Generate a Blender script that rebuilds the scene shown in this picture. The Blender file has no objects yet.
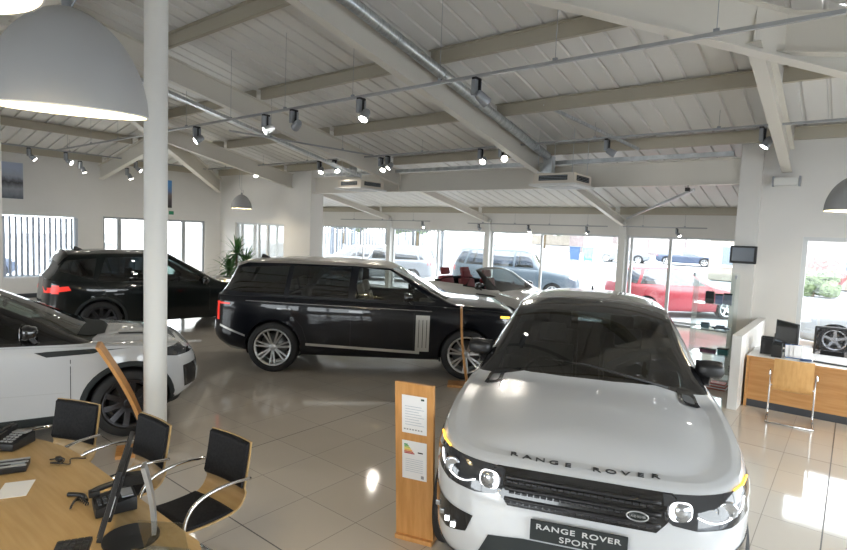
import bpy, bmesh, math, random
from math import sin, cos, pi, radians, sqrt, atan2
from mathutils import Vector, Matrix
from mathutils.bvhtree import BVHTree

SC = bpy.context.scene
COL = SC.collection

# ------------------------------------------------------------------ camera
cam_d = bpy.data.cameras.new('camera')
cam = bpy.data.objects.new('camera', cam_d); COL.objects.link(cam)
cam_d.sensor_width = 36.0; cam_d.lens = 36.0 * 542.5 / 847.0
cam_d.clip_start = 0.05; cam_d.clip_end = 400
def _cam():
    yaw, pit, rol = radians(128.43), radians(-4.38), radians(2.30)
    f = Vector((cos(pit) * cos(yaw), cos(pit) * sin(yaw), sin(pit)))
    r = Vector((sin(yaw), -cos(yaw), 0)); u = r.cross(f)
    r2 = cos(rol) * r + sin(rol) * u; u2 = -sin(rol) * r + cos(rol) * u
    m = Matrix((r2, u2, -f)).transposed().to_4x4()
    m.translation = Vector((5.4259, -4.2102, 2.3187))
    return m
cam.matrix_world = _cam()
SC.camera = cam

# ------------------------------------------------------------------ world, sun, exposure
w = bpy.data.worlds.new('sky'); SC.world = w; w.use_nodes = True
bg = w.node_tree.nodes['Background']
bg.inputs[0].default_value = (0.93, 0.96, 1.0, 1); bg.inputs[1].default_value = 3.6
SC.view_settings.view_transform = 'Standard'; SC.view_settings.look = 'None'
SC.view_settings.gamma = 1.0; SC.view_settings.exposure = 1.38
SC.view_settings.use_curve_mapping = False
SC.cycles.max_bounces = 10; SC.cycles.diffuse_bounces = 5; SC.cycles.glossy_bounces = 5
SC.cycles.transmission_bounces = 6; SC.cycles.transparent_max_bounces = 24
SC.cycles.sample_clamp_indirect = 6.0; SC.cycles.caustics_reflective = False; SC.cycles.caustics_refractive = False
try: SC.cycles.use_denoising = True
except Exception: pass

def portal(name, loc, rot, sx, sy):
    # a light portal only guides the sampling of the sky through an opening; it gives off nothing itself
    d = bpy.data.lights.new(name, 'AREA'); d.shape = 'RECTANGLE'; d.size = sx; d.size_y = sy; d.cycles.is_portal = True
    o = bpy.data.objects.new(name, d); COL.objects.link(o); o.location = loc; o.rotation_euler = rot
    return o
portal('portal_far', (-4.5, 12.12, 1.3), (radians(-90), 0, 0), 15.0, 2.5)
portal('portal_left', (-13.22, 3.5, 1.5), (0, radians(-90), 0), 2.0, 6.2)
portal('portal_right', (6.7, 6.9, 1.4), (radians(-90), 0, 0), 4.0, 2.3)
portal('portal_side', (8.75, 0.5, 1.7), (0, radians(90), 0), 2.8, 9.0)
portal('portal_rear', (-7.0, -9.95, 1.7), (radians(90), 0, 0), 7.0, 2.8)
portal('portal_rear_right', (4.2, -9.95, 1.7), (radians(90), 0, 0), 6.2, 2.8)

# ------------------------------------------------------------------ materials
MATS = {}
def mat(name, col, rough=0.5, metal=0.0, coat=0.0, spec=0.5, emit=None, estr=0.0, back=None, coat_rough=0.03):
    if name in MATS: return MATS[name]
    m = bpy.data.materials.new(name); m.use_nodes = True; nt = m.node_tree; b = nt.nodes['Principled BSDF']
    b.inputs['Base Color'].default_value = (*col, 1); b.inputs['Roughness'].default_value = rough
    b.inputs['Metallic'].default_value = metal; b.inputs['Coat Weight'].default_value = coat
    b.inputs['Coat Roughness'].default_value = coat_rough
    b.inputs['Specular IOR Level'].default_value = spec
    if emit: b.inputs['Emission Color'].default_value = (*emit, 1); b.inputs['Emission Strength'].default_value = estr
    if back:
        g = nt.nodes.new('ShaderNodeNewGeometry'); b2 = nt.nodes.new('ShaderNodeBsdfPrincipled')
        b2.inputs['Base Color'].default_value = (*back, 1); b2.inputs['Roughness'].default_value = 0.8
        mx = nt.nodes.new('ShaderNodeMixShader'); out = nt.nodes['Material Output']
        nt.links.new(g.outputs['Backfacing'], mx.inputs[0]); nt.links.new(b.outputs[0], mx.inputs[1])
        nt.links.new(b2.outputs[0], mx.inputs[2]); nt.links.new(mx.outputs[0], out.inputs[0])
    MATS[name] = m; return m
def noise_mat(name, c1, c2, scale=(1, 1, 1), rough=0.5, detail=4, nscale=3.0, metal=0.0, bump=0.0, coat=0.0, lo=.35, hi=.65):
    if name in MATS: return MATS[name]
    m = mat(name, c1, rough, metal, coat); nt = m.node_tree; b = nt.nodes['Principled BSDF']
    tc = nt.nodes.new('ShaderNodeTexCoord'); mp = nt.nodes.new('ShaderNodeMapping'); mp.inputs['Scale'].default_value = scale
    n = nt.nodes.new('ShaderNodeTexNoise'); n.inputs['Scale'].default_value = nscale; n.inputs['Detail'].default_value = detail
    r = nt.nodes.new('ShaderNodeValToRGB'); r.color_ramp.elements[0].position = lo; r.color_ramp.elements[1].position = hi
    r.color_ramp.elements[0].color = (*c1, 1); r.color_ramp.elements[1].color = (*c2, 1)
    nt.links.new(tc.outputs['Object'], mp.inputs[0]); nt.links.new(mp.outputs[0], n.inputs['Vector'])
    nt.links.new(n.outputs['Fac'], r.inputs[0]); nt.links.new(r.outputs[0], b.inputs['Base Color'])
    if bump:
        bp = nt.nodes.new('ShaderNodeBump'); bp.inputs['Strength'].default_value = bump
        nt.links.new(n.outputs['Fac'], bp.inputs['Height']); nt.links.new(bp.outputs[0], b.inputs['Normal'])
    return m
def glass(name, tint=(0.95, 0.97, 0.97), refl=0.06, rough=0.0):
    if name in MATS: return MATS[name]
    m = bpy.data.materials.new(name); m.use_nodes = True; nt = m.node_tree; nt.nodes.clear()
    t = nt.nodes.new('ShaderNodeBsdfTransparent'); t.inputs[0].default_value = (*tint, 1)
    g = nt.nodes.new('ShaderNodeBsdfGlossy'); g.inputs[0].default_value = (1, 1, 1, 1); g.inputs['Roughness'].default_value = rough
    fr = nt.nodes.new('ShaderNodeLayerWeight'); fr.inputs['Blend'].default_value = 0.25
    mr = nt.nodes.new('ShaderNodeMapRange'); mr.inputs['To Min'].default_value = refl; mr.inputs['To Max'].default_value = 0.75
    pw = nt.nodes.new('ShaderNodeMath'); pw.operation = 'POWER'; pw.inputs[1].default_value = 1.6
    mx = nt.nodes.new('ShaderNodeMixShader'); o = nt.nodes.new('ShaderNodeOutputMaterial')
    nt.links.new(fr.outputs['Facing'], pw.inputs[0]); nt.links.new(pw.outputs[0], mr.inputs[0]); nt.links.new(mr.outputs[0], mx.inputs[0])
    nt.links.new(t.outputs[0], mx.inputs[1]); nt.links.new(g.outputs[0], mx.inputs[2]); nt.links.new(mx.outputs[0], o.inputs[0])
    MATS[name] = m; return m

TILE = 0.62
def floor_mat():
    m = bpy.data.materials.new('porcelain_tile'); m.use_nodes = True; nt = m.node_tree; b = nt.nodes['Principled BSDF']
    N = nt.nodes.new; L = nt.links.new
    tc = N('ShaderNodeTexCoord'); sp = N('ShaderNodeSeparateXYZ'); L(tc.outputs['Object'], sp.inputs[0])
    def M(op, a, bb=None):
        n = N('ShaderNodeMath'); n.operation = op
        for i, v in enumerate((a, bb)):
            if v is None: continue
            if isinstance(v, (int, float)): n.inputs[i].default_value = v
            else: L(v, n.inputs[i])
        return n.outputs[0]
    def line(axis, wid, off=0.0, per=TILE):
        v = M('DIVIDE', M('ADD', sp.outputs[axis], -off), per)
        fr = M('ABSOLUTE', M('SUBTRACT', v, M('ROUND', v)))
        return M('LESS_THAN', fr, wid / per / 2)
    gr = M('MAXIMUM', line(0, 0.006), line(1, 0.006))
    dk = M('MAXIMUM', line(0, 0.011, 0.62, 4.77), line(1, 0.011, -1.86, 4.96))
    wn = N('ShaderNodeTexWhiteNoise'); cb = N('ShaderNodeCombineXYZ')
    L(M('FLOOR', M('DIVIDE', sp.outputs[0], TILE)), cb.inputs[0]); L(M('FLOOR', M('DIVIDE', sp.outputs[1], TILE)), cb.inputs[1]); L(cb.outputs[0], wn.inputs['Vector'])
    no = N('ShaderNodeTexNoise'); no.inputs['Scale'].default_value = 1.3; no.inputs['Detail'].default_value = 6; L(tc.outputs['Object'], no.inputs['Vector'])
    r = N('ShaderNodeValToRGB'); r.color_ramp.elements[0].color = (0.55, 0.495, 0.425, 1); r.color_ramp.elements[1].color = (0.64, 0.585, 0.51, 1)
    L(M('ADD', M('MULTIPLY', wn.outputs['Value'], 0.35), M('MULTIPLY', no.outputs['Fac'], 0.6)), r.inputs[0])
    m1 = N('ShaderNodeMix'); m1.data_type = 'RGBA'; L(gr, m1.inputs[0]); L(r.outputs[0], m1.inputs[6]); m1.inputs[7].default_value = (0.2, 0.17, 0.145, 1)
    m2 = N('ShaderNodeMix'); m2.data_type = 'RGBA'; L(dk, m2.inputs[0]); L(m1.outputs[2], m2.inputs[6]); m2.inputs[7].default_value = (0.07, 0.06, 0.055, 1)
    L(m2.outputs[2], b.inputs['Base Color'])
    rr = M('ADD', M('MULTIPLY', M('MAXIMUM', gr, dk), 0.4), 0.07); L(rr, b.inputs['Roughness'])
    b.inputs['Specular IOR Level'].default_value = 0.75
    return m

WALL = noise_mat('painted_plaster', (0.70, 0.685, 0.66), (0.74, 0.725, 0.70), nscale=0.7, rough=0.75)
CLAD = noise_mat('white_steel_cladding', (0.66, 0.65, 0.63), (0.71, 0.70, 0.68), scale=(1, .2, 1), nscale=1.2, rough=0.42)
STEEL = mat('cream_painted_steel', (0.66, 0.63, 0.57), 0.42)
PURL = mat('beige_purlin_steel', (0.42, 0.385, 0.31), 0.5)
GALV = noise_mat('galvanised_steel', (0.42, 0.45, 0.47), (0.60, 0.63, 0.65), scale=(1, 6, 1), nscale=6, rough=0.35, metal=0.75)
WHITE = mat('white_paint', (0.72, 0.72, 0.70), 0.5)
FRAME = mat('white_aluminium_frame', (0.62, 0.64, 0.65), 0.4)
GFRAME = mat('grey_aluminium_frame', (0.35, 0.37, 0.39), 0.4)
PANE = glass('clear_window_pane', (0.96, 0.98, 0.98), 0.04)
WOOD = noise_mat('beech_veneer', (0.42, 0.28, 0.12), (0.49, 0.34, 0.165), scale=(1.2, 14, 14), nscale=2.2, rough=0.38, detail=6)
WOODX = noise_mat('oak_veneer', (0.50, 0.24, 0.07), (0.60, 0.31, 0.11), scale=(14, 14, 1.0), nscale=2.0, rough=0.4, detail=6)
WOODD = noise_mat('desk_front_veneer', (0.55, 0.27, 0.09), (0.63, 0.34, 0.13), scale=(1.2, 14, 14), nscale=2.2, rough=0.42, detail=6)
BLACK = mat('black_plastic', (0.012, 0.012, 0.013), 0.4)
MBLACK = mat('matte_black', (0.015, 0.02, 0.021), 0.7)
LEATHER = noise_mat('black_leather', (0.012, 0.012, 0.014), (0.02, 0.02, 0.022), nscale=60, rough=0.6, bump=0.05)
CHROME = mat('chrome', (0.8, 0.8, 0.8), 0.09, 1.0)
SILVER = mat('silver_paint', (0.55, 0.56, 0.57), 0.3, 0.7)
GREYM = mat('grey_lamp_metal', (0.32, 0.34, 0.37), 0.4, 0.4)
PAPER = mat('white_paper', (0.8, 0.81, 0.83), 0.6)
BULB = mat('lamp_face', (1, 1, 1), 0.5, emit=(1.0, 0.95, 0.86), estr=14)
SHADE = noise_mat('grey_lamp_shade', (0.30, 0.305, 0.31), (0.34, 0.345, 0.35), nscale=1.5, rough=0.55)
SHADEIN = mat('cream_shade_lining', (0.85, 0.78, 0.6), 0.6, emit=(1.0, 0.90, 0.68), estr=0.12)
LEATHER.node_tree.nodes['Principled BSDF'].inputs['Specular IOR Level'].default_value = .15
RUBBER = mat('tyre_rubber', (0.015, 0.015, 0.016), 0.65)
TRIM = mat('dark_cabin_trim', (0.02, 0.02, 0.022), 0.75)
ALLOY = mat('alloy_wheel_silver', (0.62, 0.63, 0.64), 0.28, 0.9)
DALLOY = mat('dark_alloy_wheel', (0.05, 0.05, 0.055), 0.3, 0.7)
DGREY = mat('dark_grey_skirting', (0.05, 0.055, 0.065), 0.5)
SCREEN = mat('dark_screen', (0.02, 0.022, 0.026), 0.12)
SCREENG = mat('grey_screen', (0.13, 0.15, 0.18), 0.2)
ASPH = noise_mat('pale_asphalt', (0.30, 0.31, 0.33), (0.38, 0.39, 0.41), nscale=1.0, rough=0.9)
LEAF = noise_mat('leaf_green', (0.03, 0.10, 0.03), (0.10, 0.24, 0.07), nscale=3, rough=0.45)
FOL = noise_mat('hedge_foliage', (0.07, 0.10, 0.045), (0.15, 0.19, 0.10), nscale=4, rough=0.9)
REDF = noise_mat('red_flowering_foliage', (0.22, 0.045, 0.045), (0.28, 0.09, 0.08), nscale=4, rough=0.9)
BRICK = noise_mat('pale_render', (0.24, 0.21, 0.18), (0.3, 0.27, 0.23), nscale=2, rough=0.9)

# ------------------------------------------------------------------ mesh helpers
def new_bm(): return bmesh.new()
def link(name, bm, m, parent=None, smooth=False, loc=None):
    me = bpy.data.meshes.new(name)
    bmesh.ops.recalc_face_normals(bm, faces=bm.faces) if getattr(bm, '_rc', True) is True and False else None
    bm.to_mesh(me); bm.free()
    for x in (m if isinstance(m, (list, tuple)) else [m]): me.materials.append(x)
    if smooth:
        for p in me.polygons: p.use_smooth = True
    o = bpy.data.objects.new(name, me); COL.objects.link(o)
    if parent: o.parent = parent
    if loc: o.location = loc
    return o
def autosmooth(o, ang=35):
    me = o.data
    for p in me.polygons: p.use_smooth = True
    bm = bmesh.new(); bm.from_mesh(me)
    a = radians(ang)
    for e in bm.edges:
        if len(e.link_faces) == 2 and e.calc_face_angle(0) > a: e.smooth = False
    bm.to_mesh(me); bm.free(); return o
def tag(o, label=None, cat=None, group=None, kind=None):
    if label: o['label'] = label
    if cat: o['category'] = cat
    if group: o['group'] = group
    if kind: o['kind'] = kind
    return o
def thing(name, label, cat, loc=(0, 0, 0), rz=0.0, group=None):
    o = bpy.data.objects.new(name, None); COL.objects.link(o); o.location = loc; o.rotation_euler = (0, 0, rz)
    o.empty_display_size = 0.1
    return tag(o, label, cat, group)
def clone(root, loc=None, rz=None, label=None, group=None):
    def cp(o, parent):
        c = o.copy(); COL.objects.link(c); c.parent = parent
        for ch in list(o.children): cp(ch, c)
        return c
    r = cp(root, None)
    if loc is not None: r.location = loc
    if rz is not None: r.rotation_euler = (0, 0, rz)
    if label: r['label'] = label
    if group: r['group'] = group
    return r
def box(bm, c, s, mi=0, rot=None, bev=0.0):
    r = bmesh.ops.create_cube(bm, size=1.0)
    vs = r['verts']
    bmesh.ops.scale(bm, vec=s, verts=vs)
    if bev > 0:
        es = list({e for v in vs for e in v.link_edges})
        rb = bmesh.ops.bevel(bm, geom=es, offset=bev, segments=2, profile=0.7, affect='EDGES')
        vs = list({v for f in rb['faces'] for v in f.verts} | {v for v in vs if v.is_valid})
    if rot is not None: bmesh.ops.rotate(bm, cent=(0, 0, 0), matrix=rot, verts=vs)
    bmesh.ops.translate(bm, vec=c, verts=vs)
    for f in {f for v in vs for f in v.link_faces}: f.material_index = mi
    return vs
def bar(bm, p, q, w, h, mi=0, up=(0, 0, 1)):
    p, q = Vector(p), Vector(q); d = q - p; L = d.length
    y = d.normalized(); up = Vector(up); x = y.cross(up)
    if x.length < 1e-4: x = y.cross(Vector((1, 0, 0)))
    x.normalize(); z = x.cross(y)
    R = Matrix((x, y, z)).transposed()
    vs = box(bm, (0, 0, 0), (w, L, h), mi)
    bmesh.ops.rotate(bm, cent=(0, 0, 0), matrix=R, verts=vs)
    bmesh.ops.translate(bm, vec=(p + q) / 2, verts=vs)
    return vs
def tube(bm, pts, r, seg=8, mi=0, closed=False, cap=True):
    pts = [Vector(p) for p in pts]; rings = []
    n = len(pts); prev = None
    for i, p in enumerate(pts):
        a = pts[(i - 1) % n] if (i > 0 or closed) else pts[0]; b = pts[(i + 1) % n] if (i < n - 1 or closed) else pts[-1]
        t = (b - a).normalized()
        if prev is None:
            x = t.cross(Vector((0, 0, 1)))
            if x.length < 1e-3: x = t.cross(Vector((1, 0, 0)))
        else: x = prev - t * prev.dot(t)
        x.normalize(); prev = x; y = t.cross(x)
        rr = r[i] if isinstance(r, (list, tuple)) else r
        rings.append([bm.verts.new(p + x * rr * cos(2 * pi * k / seg) + y * rr * sin(2 * pi * k / seg)) for k in range(seg)])
    m = n if closed else n - 1
    for i in range(m):
        A, B = rings[i], rings[(i + 1) % n]
        for k in range(seg):
            f = bm.faces.new((A[k], A[(k + 1) % seg], B[(k + 1) % seg], B[k])); f.material_index = mi; f.smooth = True
    if cap and not closed:
        for R_ in (rings[0][::-1], rings[-1]):
            try: f = bm.faces.new(R_); f.material_index = mi
            except Exception: pass
def lathe(bm, prof, seg=24, axis='Z', c=(0, 0, 0), mi=0, closed=False):
    c = Vector(c); rings = []
    for (r, z) in prof:
        ring = []
        for k in range(seg):
            a = 2 * pi * k / seg
            if axis == 'Z': v = Vector((r * cos(a), r * sin(a), z))
            elif axis == 'Y': v = Vector((r * cos(a), z, r * sin(a)))
            else: v = Vector((z, r * cos(a), r * sin(a)))
            ring.append(bm.verts.new(c + v))
        rings.append(ring)
    n = len(rings)
    for i in range(n if closed else n - 1):
        A, B = rings[i], rings[(i + 1) % n]
        for k in range(seg):
            f = bm.faces.new((A[k], A[(k + 1) % seg], B[(k + 1) % seg], B[k])); f.material_index = mi; f.smooth = True
    return rings
def prism(bm, poly, z0, z1, mi=0):
    a = [bm.verts.new((x, y, z0)) for x, y in poly]; b = [bm.verts.new((x, y, z1)) for x, y in poly]
    n = len(poly); fs = [bm.faces.new(a[::-1]), bm.faces.new(b)]
    for i in range(n): fs.append(bm.faces.new((a[i], a[(i + 1) % n], b[(i + 1) % n], b[i])))
    for f in fs: f.material_index = mi
def xform(o, M): o.data.transform(M)
def struct(name, bm, m, parent=None, smooth=False):
    o = link(name, bm, m, parent, smooth)
    if parent is None: o['kind'] = 'structure'
    return o
def arc_pts(pts, n=6):
    # Catmull-Rom through pts
    P = [Vector(p) for p in pts]; out = []
    for i in range(len(P) - 1):
        p0 = P[max(i - 1, 0)]; p1 = P[i]; p2 = P[i + 1]; p3 = P[min(i + 2, len(P) - 1)]
        for k in range(n):
            t = k / n
            out.append(0.5 * ((2 * p1) + (p2 - p0) * t + (2 * p0 - 5 * p1 + 4 * p2 - p3) * t * t + (3 * p1 - p0 - 3 * p2 + p3) * t ** 3))
    out.append(P[-1]); return out

def text_mesh(txt, size=1.0, extrude=0.0, spacing=1.0, bold=0.0):
    cu = bpy.data.curves.new('t', 'FONT'); cu.body = txt; cu.size = size; cu.extrude = extrude
    cu.space_character = spacing; cu.offset = bold; cu.align_x = 'CENTER'; cu.align_y = 'CENTER'
    o = bpy.data.objects.new('t', cu); COL.objects.link(o)
    dg = bpy.context.evaluated_depsgraph_get(); dg.update()
    me = bpy.data.meshes.new_from_object(o.evaluated_get(dg))
    COL.objects.unlink(o); bpy.data.objects.remove(o); bpy.data.curves.remove(cu)
    return me
def text_obj(name, txt, size, m, parent, M, extrude=0.002, spacing=1.0, sx=1.0, bold=0.0):
    me = text_mesh(txt, size, extrude, spacing, bold)
    me.transform(Matrix.Diagonal((sx, 1, 1, 1))); me.transform(M); me.materials.clear(); me.materials.append(m)
    o = bpy.data.objects.new(name, me); COL.objects.link(o)
    if parent: o.parent = parent
    return o

# ------------------------------------------------------------------ floor and ground
bm = new_bm(); prism(bm, [(-16.2, -10.3), (9.1, -10.3), (9.1, 12.5), (-16.2, 12.5)], -0.12, 0.0)
struct('floor', bm, floor_mat())
bm = new_bm()
gx = [-90, -16.3, 9.2, 90]; gy = [-40, -10.4, 12.6, 20, 60, 130]
def gz(y): return -0.06 if y <= 20 else -0.06 + (y - 20) * 0.028
gv = {(i, j): bm.verts.new((x, y, gz(y))) for i, x in enumerate(gx) for j, y in enumerate(gy)}
for i in range(3):
    for j in range(5):
        if i == 1 and j == 1: continue
        bm.faces.new((gv[i, j], gv[i + 1, j], gv[i + 1, j + 1], gv[i, j + 1]))
struct('ground', bm, ASPH)

# ------------------------------------------------------------------ walls with openings
def wall_panel(bm, axis, c0, c1, u0, u1, z0, z1, holes):
    """slab between planes c0..c1 on `axis` (0=x,1=y), from u0..u1 along the other axis, with rectangular holes"""
    us = sorted({u0, u1} | {h[0] for h in holes} | {h[1] for h in holes})
    for a, b in zip(us[:-1], us[1:]):
        zs = [(z0, z1)]
        for h in holes:
            if h[0] <= a + 1e-6 and h[1] >= b - 1e-6:
                nz = []
                for p, q in zs:
                    if h[2] > p: nz.append((p, min(q, h[2])))
                    if h[3] < q: nz.append((max(p, h[3]), q))
                zs = nz
        for p, q in zs:
            if q - p < 1e-4: continue
            if axis == 0: box(bm, ((c0 + c1) / 2, (a + b) / 2, (p + q) / 2), (abs(c1 - c0), b - a, q - p))
            else: box(bm, ((a + b) / 2, (c0 + c1) / 2, (p + q) / 2), (b - a, abs(c1 - c0), q - p))
bm = new_bm(); wall_panel(bm, 0, -13.5, -13.3, -10.2, 7.2, 0, 4.35, [(0.2, 2.2, 0.6, 2.43), (2.95, 6.4, 0.05, 2.45)]); struct('wall_left', bm, WALL)
bm = new_bm(); wall_panel(bm, 1, 7.0, 7.2, -13.5, -8.9, 0, 4.35, [(-12.3, -9.45, 0.7, 2.45)]); struct('wall_far_left', bm, WALL)
bm = new_bm(); box(bm, (-8.45, 7.12, 2.1), (1.0, 0.5, 4.2)); struct('trim_1', bm, WALL)
bm = new_bm(); wall_panel(bm, 1, 7.05, 7.25, 4.0, 9.0, 0, 4.35, [(4.70, 8.5, 0.25, 2.52)]); struct('wall_right_front', bm, WALL)
bm = new_bm(); box(bm, (3.87, 7.12, 2.15), (0.34, 0.42, 4.3)); struct('trim_2', bm, WALL)
bm = new_bm(); wall_panel(bm, 0, 8.8, 9.0, -10.2, 7.2, 0, 4.35, [(-4.0, 5.0, 0.3, 3.1)]); struct('wall_right', bm, WALL)
bm = new_bm(); wall_panel(bm, 1, -10.2, -10.0, -13.5, 9.0, 0, 4.35, [(-10.5, -3.5, 0.3, 3.1), (1.1, 7.3, 0.3, 3.1)]); struct('wall_rear', bm, WALL)
bm = new_bm(); wall_panel(bm, 1, 12.2, 12.4, -16.2, 4.2, 0, 3.25, [(-15.8, 2.95, 0.06, 2.5)]); struct('wall_far', bm, WALL)
bm = new_bm(); wall_panel(bm, 0, 4.05, 4.2, 7.2, 12.3, 0, 4.2, []); struct('wall_lean_to_right', bm, WALL)
bm = new_bm(); wall_panel(bm, 0, -16.2, -16.05, 7.0, 12.3, 0, 4.2, []); wall_panel(bm, 1, 7.0, 7.2, -16.2, -13.5, 0, 4.2, []); struct('wall_lean_to_left', bm, WALL)
# low partition beside the right desk
bm = new_bm(); box(bm, (4.21, 5.76, 0.53), (0.12, 2.55, 1.06)); struct('wall_partition', bm, WALL)
# baseboards
for nm, c, s in (('baseboard_left', (-13.28, -1.5, 0.06), (0.03, 8.6, 0.12)), ('baseboard_right', (4.35, 7.03, 0.06), (0.62, 0.03, 0.12))):
    bm = new_bm(); box(bm, c, s); struct(nm, bm, DGREY)

# ------------------------------------------------------------------ windows
WN = [0]
def window(axis, c, u0, u1, z0, z1, muls=(), fm=None, fw=0.06, depth=0.09, name=None, trans=()):
    WN[0] += 1
    fm = fm or FRAME
    r = bpy.data.objects.new(name or 'window_%d' % WN[0], None); COL.objects.link(r); r['kind'] = 'structure'
    r.location = (c, (u0 + u1) / 2, 0) if axis == 0 else ((u0 + u1) / 2, c, 0)
    bm = new_bm(); U = (u1 - u0); h = z1 - z0
    def b(bm_, u, z, su, sz, d=depth):
        if axis == 0: box(bm_, (0, u, z), (d, su, sz))
        else: box(bm_, (u, 0, z), (su, d, sz))
    b(bm, 0, z0 + fw / 2, U, fw); b(bm, 0, z1 - fw / 2, U, fw)
    b(bm, -U / 2 + fw / 2, (z0 + z1) / 2, fw, h - 2 * fw - .002); b(bm, U / 2 - fw / 2, (z0 + z1) / 2, fw, h - 2 * fw - .002)
    link('window_frame', bm, fm, r)
    for m_ in muls:
        bm = new_bm(); b(bm, m_[0] - (u0 + u1) / 2, (z0 + z1) / 2, m_[1], h - 2 * fw - .002, depth * 0.98); link('mullion', bm, fm, r)
    for t_ in trans:
        bm = new_bm(); b(bm, 0, t_, U - 2 * fw - .002, 0.05, depth * .9); link('transom', bm, fm, r)
    bm = new_bm(); b(bm, 0, (z0 + z1) / 2, U - 2 * fw + .01, h - 2 * fw + .01, 0.012); link('pane', bm, PANE, r)
    return r
window(0, -13.4, 0.2, 2.2, 0.6, 2.43)
window(0, -13.4, 2.95, 6.4, 0.05, 2.45, muls=((3.46, .13), (4.55, .07), (5.62, .12)), fm=GFRAME, fw=0.07)
window(1, 7.1, -12.3, -9.45, 0.7, 2.45, muls=((-12.0, .1), (-10.45, .09), (-10.95, .04)), fm=FRAME)
window(1, 12.3, -15.8, -9.5, 0.06, 2.5, muls=((-11.0, .05), (-13.6, .05)))
window(1, 12.3, -9.3, -4.85, 0.06, 2.5, muls=((-7.0, .05),))
window(1, 12.3, -4.65, -0.15, 0.06, 2.5, muls=((-2.72, .06),))
window(1, 12.3, 0.05, 2.95, 0.06, 2.5, muls=((0.2, .07), (1.28, .08)), fm=FRAME)
window(1, 7.15, 4.70, 8.5, 0.25, 2.52, muls=((6.6, .07),), fw=0.07)
window(0, 8.9, -4.0, 5.0, 0.3, 3.1, muls=((-1.5, .08), (1, .08), (3.2, .08)))  # out-of-view side window, added to let daylight into the hall
window(1, -10.1, -10.5, -3.5, 0.3, 3.1, muls=((-8.2, .08), (-5.8, .08)))  # unseen rear glazing, put in and sized for the daylight it brings
window(1, -10.1, 1.1, 7.3, 0.3, 3.1, muls=((3.2, .08), (5.2, .08)))  # second unseen rear window, likewise added for daylight from behind the camera
# window boards / outer posts of the far glazing
for k, x in enumerate((-9.4, -4.75, -0.05)):
    bm = new_bm(); box(bm, (x, 12.2, 1.25 + .2), (0.2, 0.24, 2.9)); struct('trim_%d' % (3 + k), bm, WHITE)
bm = new_bm(); box(bm, (-6.4, 12.12, 0.03), (18.7, 0.16, 0.06)); struct('trim_6', bm, GFRAME)

# vertical blind on the left window
bl = thing('vertical_blind', 'pale vertical slat blind hanging in the window of the left wall', 'blind', (-13.24, 1.2, 2.42))
bm = new_bm(); box(bm, (0, 0, 0.0), (0.05, 2.06, 0.05)); link('headrail', bm, WHITE, bl)
slat_m = mat('blind_fabric', (0.42, 0.47, 0.56), 0.7)
for k in range(15):
    y = -0.98 + k * 0.14
    bm = new_bm(); box(bm, (0, 0, -0.90), (0.004, 0.09, 1.72), rot=Matrix.Rotation(radians(28), 4, 'Z')); o = link('slat', bm, slat_m, bl); o.location = (0.0, y, -0.03)

# ------------------------------------------------------------------ roof
roof = bpy.data.objects.new('ceiling', None); COL.objects.link(roof); roof['kind'] = 'structure'
def RZ(x, y):                     # underside of the cladding
    zf = 5.62 - .2 * y; zn = 5.62 - .2 * (-3 - y); zl = 4.22 + .2 * (x + 13.3); zr = 4.22 + .2 * (8.8 - x)
    return min(zf, zn, zl, zr)
def cladding(u0, u1, P, clip, step=0.33):
    """corrugated sheet: ribs run along the slope. P(u, v)->xyz, v runs 0..vmax down the slope"""
    bm = new_bm(); n = int((u1 - u0) / step) + 1; cols = []
    for k in range(n):
        u = u0 + k * step
        for du, dz in ((0, 0), (step * .82, 0), (step * .86, .035), (step * .95, .035), (step * .99, 0)):
            cols.append((u + du, dz))
    vs = [[bm.verts.new(P(u, v, dz)) for v in clip[:2]] for u, dz in cols]
    for a, b in zip(vs[:-1], vs[1:]): bm.faces.new((a[0], a[1], b[1], b[0]))
    for co, no in clip[2:]:
        bmesh.ops.bisect_plane(bm, geom=bm.verts[:] + bm.edges[:] + bm.faces[:], plane_co=co, plane_no=no, clear_outer=True)
    bmesh.ops.recalc_face_normals(bm, faces=bm.faces)
    return bm
R2 = 1 / sqrt(2)
L_HIP = ((-13.3, 7, 0), (-R2, R2, 0)); R_HIP = ((8.8, 7, 0), (R2, R2, 0))
bm = cladding(-14.0, 9.6, lambda u, v, dz: (u, v, 5.62 - .2 * v + dz), (-1.5, 7.15, ((-13.3, 7, 0), (-R2, -R2, 0)), ((8.8, 7, 0), (R2, -R2, 0))))
# the cut keeps the part between the two hips; the hips run at 45 degrees from the corners to the ridge
bm.free()
def hip_clip(bm, planes):
    for co, no in planes:
        bmesh.ops.bisect_plane(bm, geom=bm.verts[:] + bm.edges[:] + bm.faces[:], plane_co=co, plane_no=no, clear_outer=True)
bm = cladding(-13.5, 9.2, lambda u, v, dz: (u, v, 5.62 - .2 * v + dz), (-1.5, 7.2))
hip_clip(bm, [((-13.3, 7, 0), (-R2, -R2 * -1 * -1, 0)) if False else ((-13.3, 7, 0), Vector((-1, -1, 0)).normalized()), ((8.8, 7, 0), Vector((1, -1, 0)).normalized())])
link('roof_sheeting', bm, CLAD, roof)
bm = cladding(-10.2, 7.2, lambda u, v, dz: (v, u, 4.22 + .2 * (v + 13.3) + dz), (-13.5, -4.8))
hip_clip(bm, [((-13.3, 7, 0), Vector((1, 1, 0)).normalized()), ((-13.3, -10, 0), Vector((1, -1, 0)).normalized())])
link('roof_sheeting', bm, CLAD, roof)
bm = cladding(-10.2, 7.2, lambda u, v, dz: (v, u, 4.22 + .2 * (8.8 - v) + dz), (9.0, 0.3))
hip_clip(bm, [((8.8, 7, 0), Vector((-1, 1, 0)).normalized()), ((8.8, -10, 0), Vector((-1, -1, 0)).normalized())])
link('roof_sheeting', bm, CLAD, roof)
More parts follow.
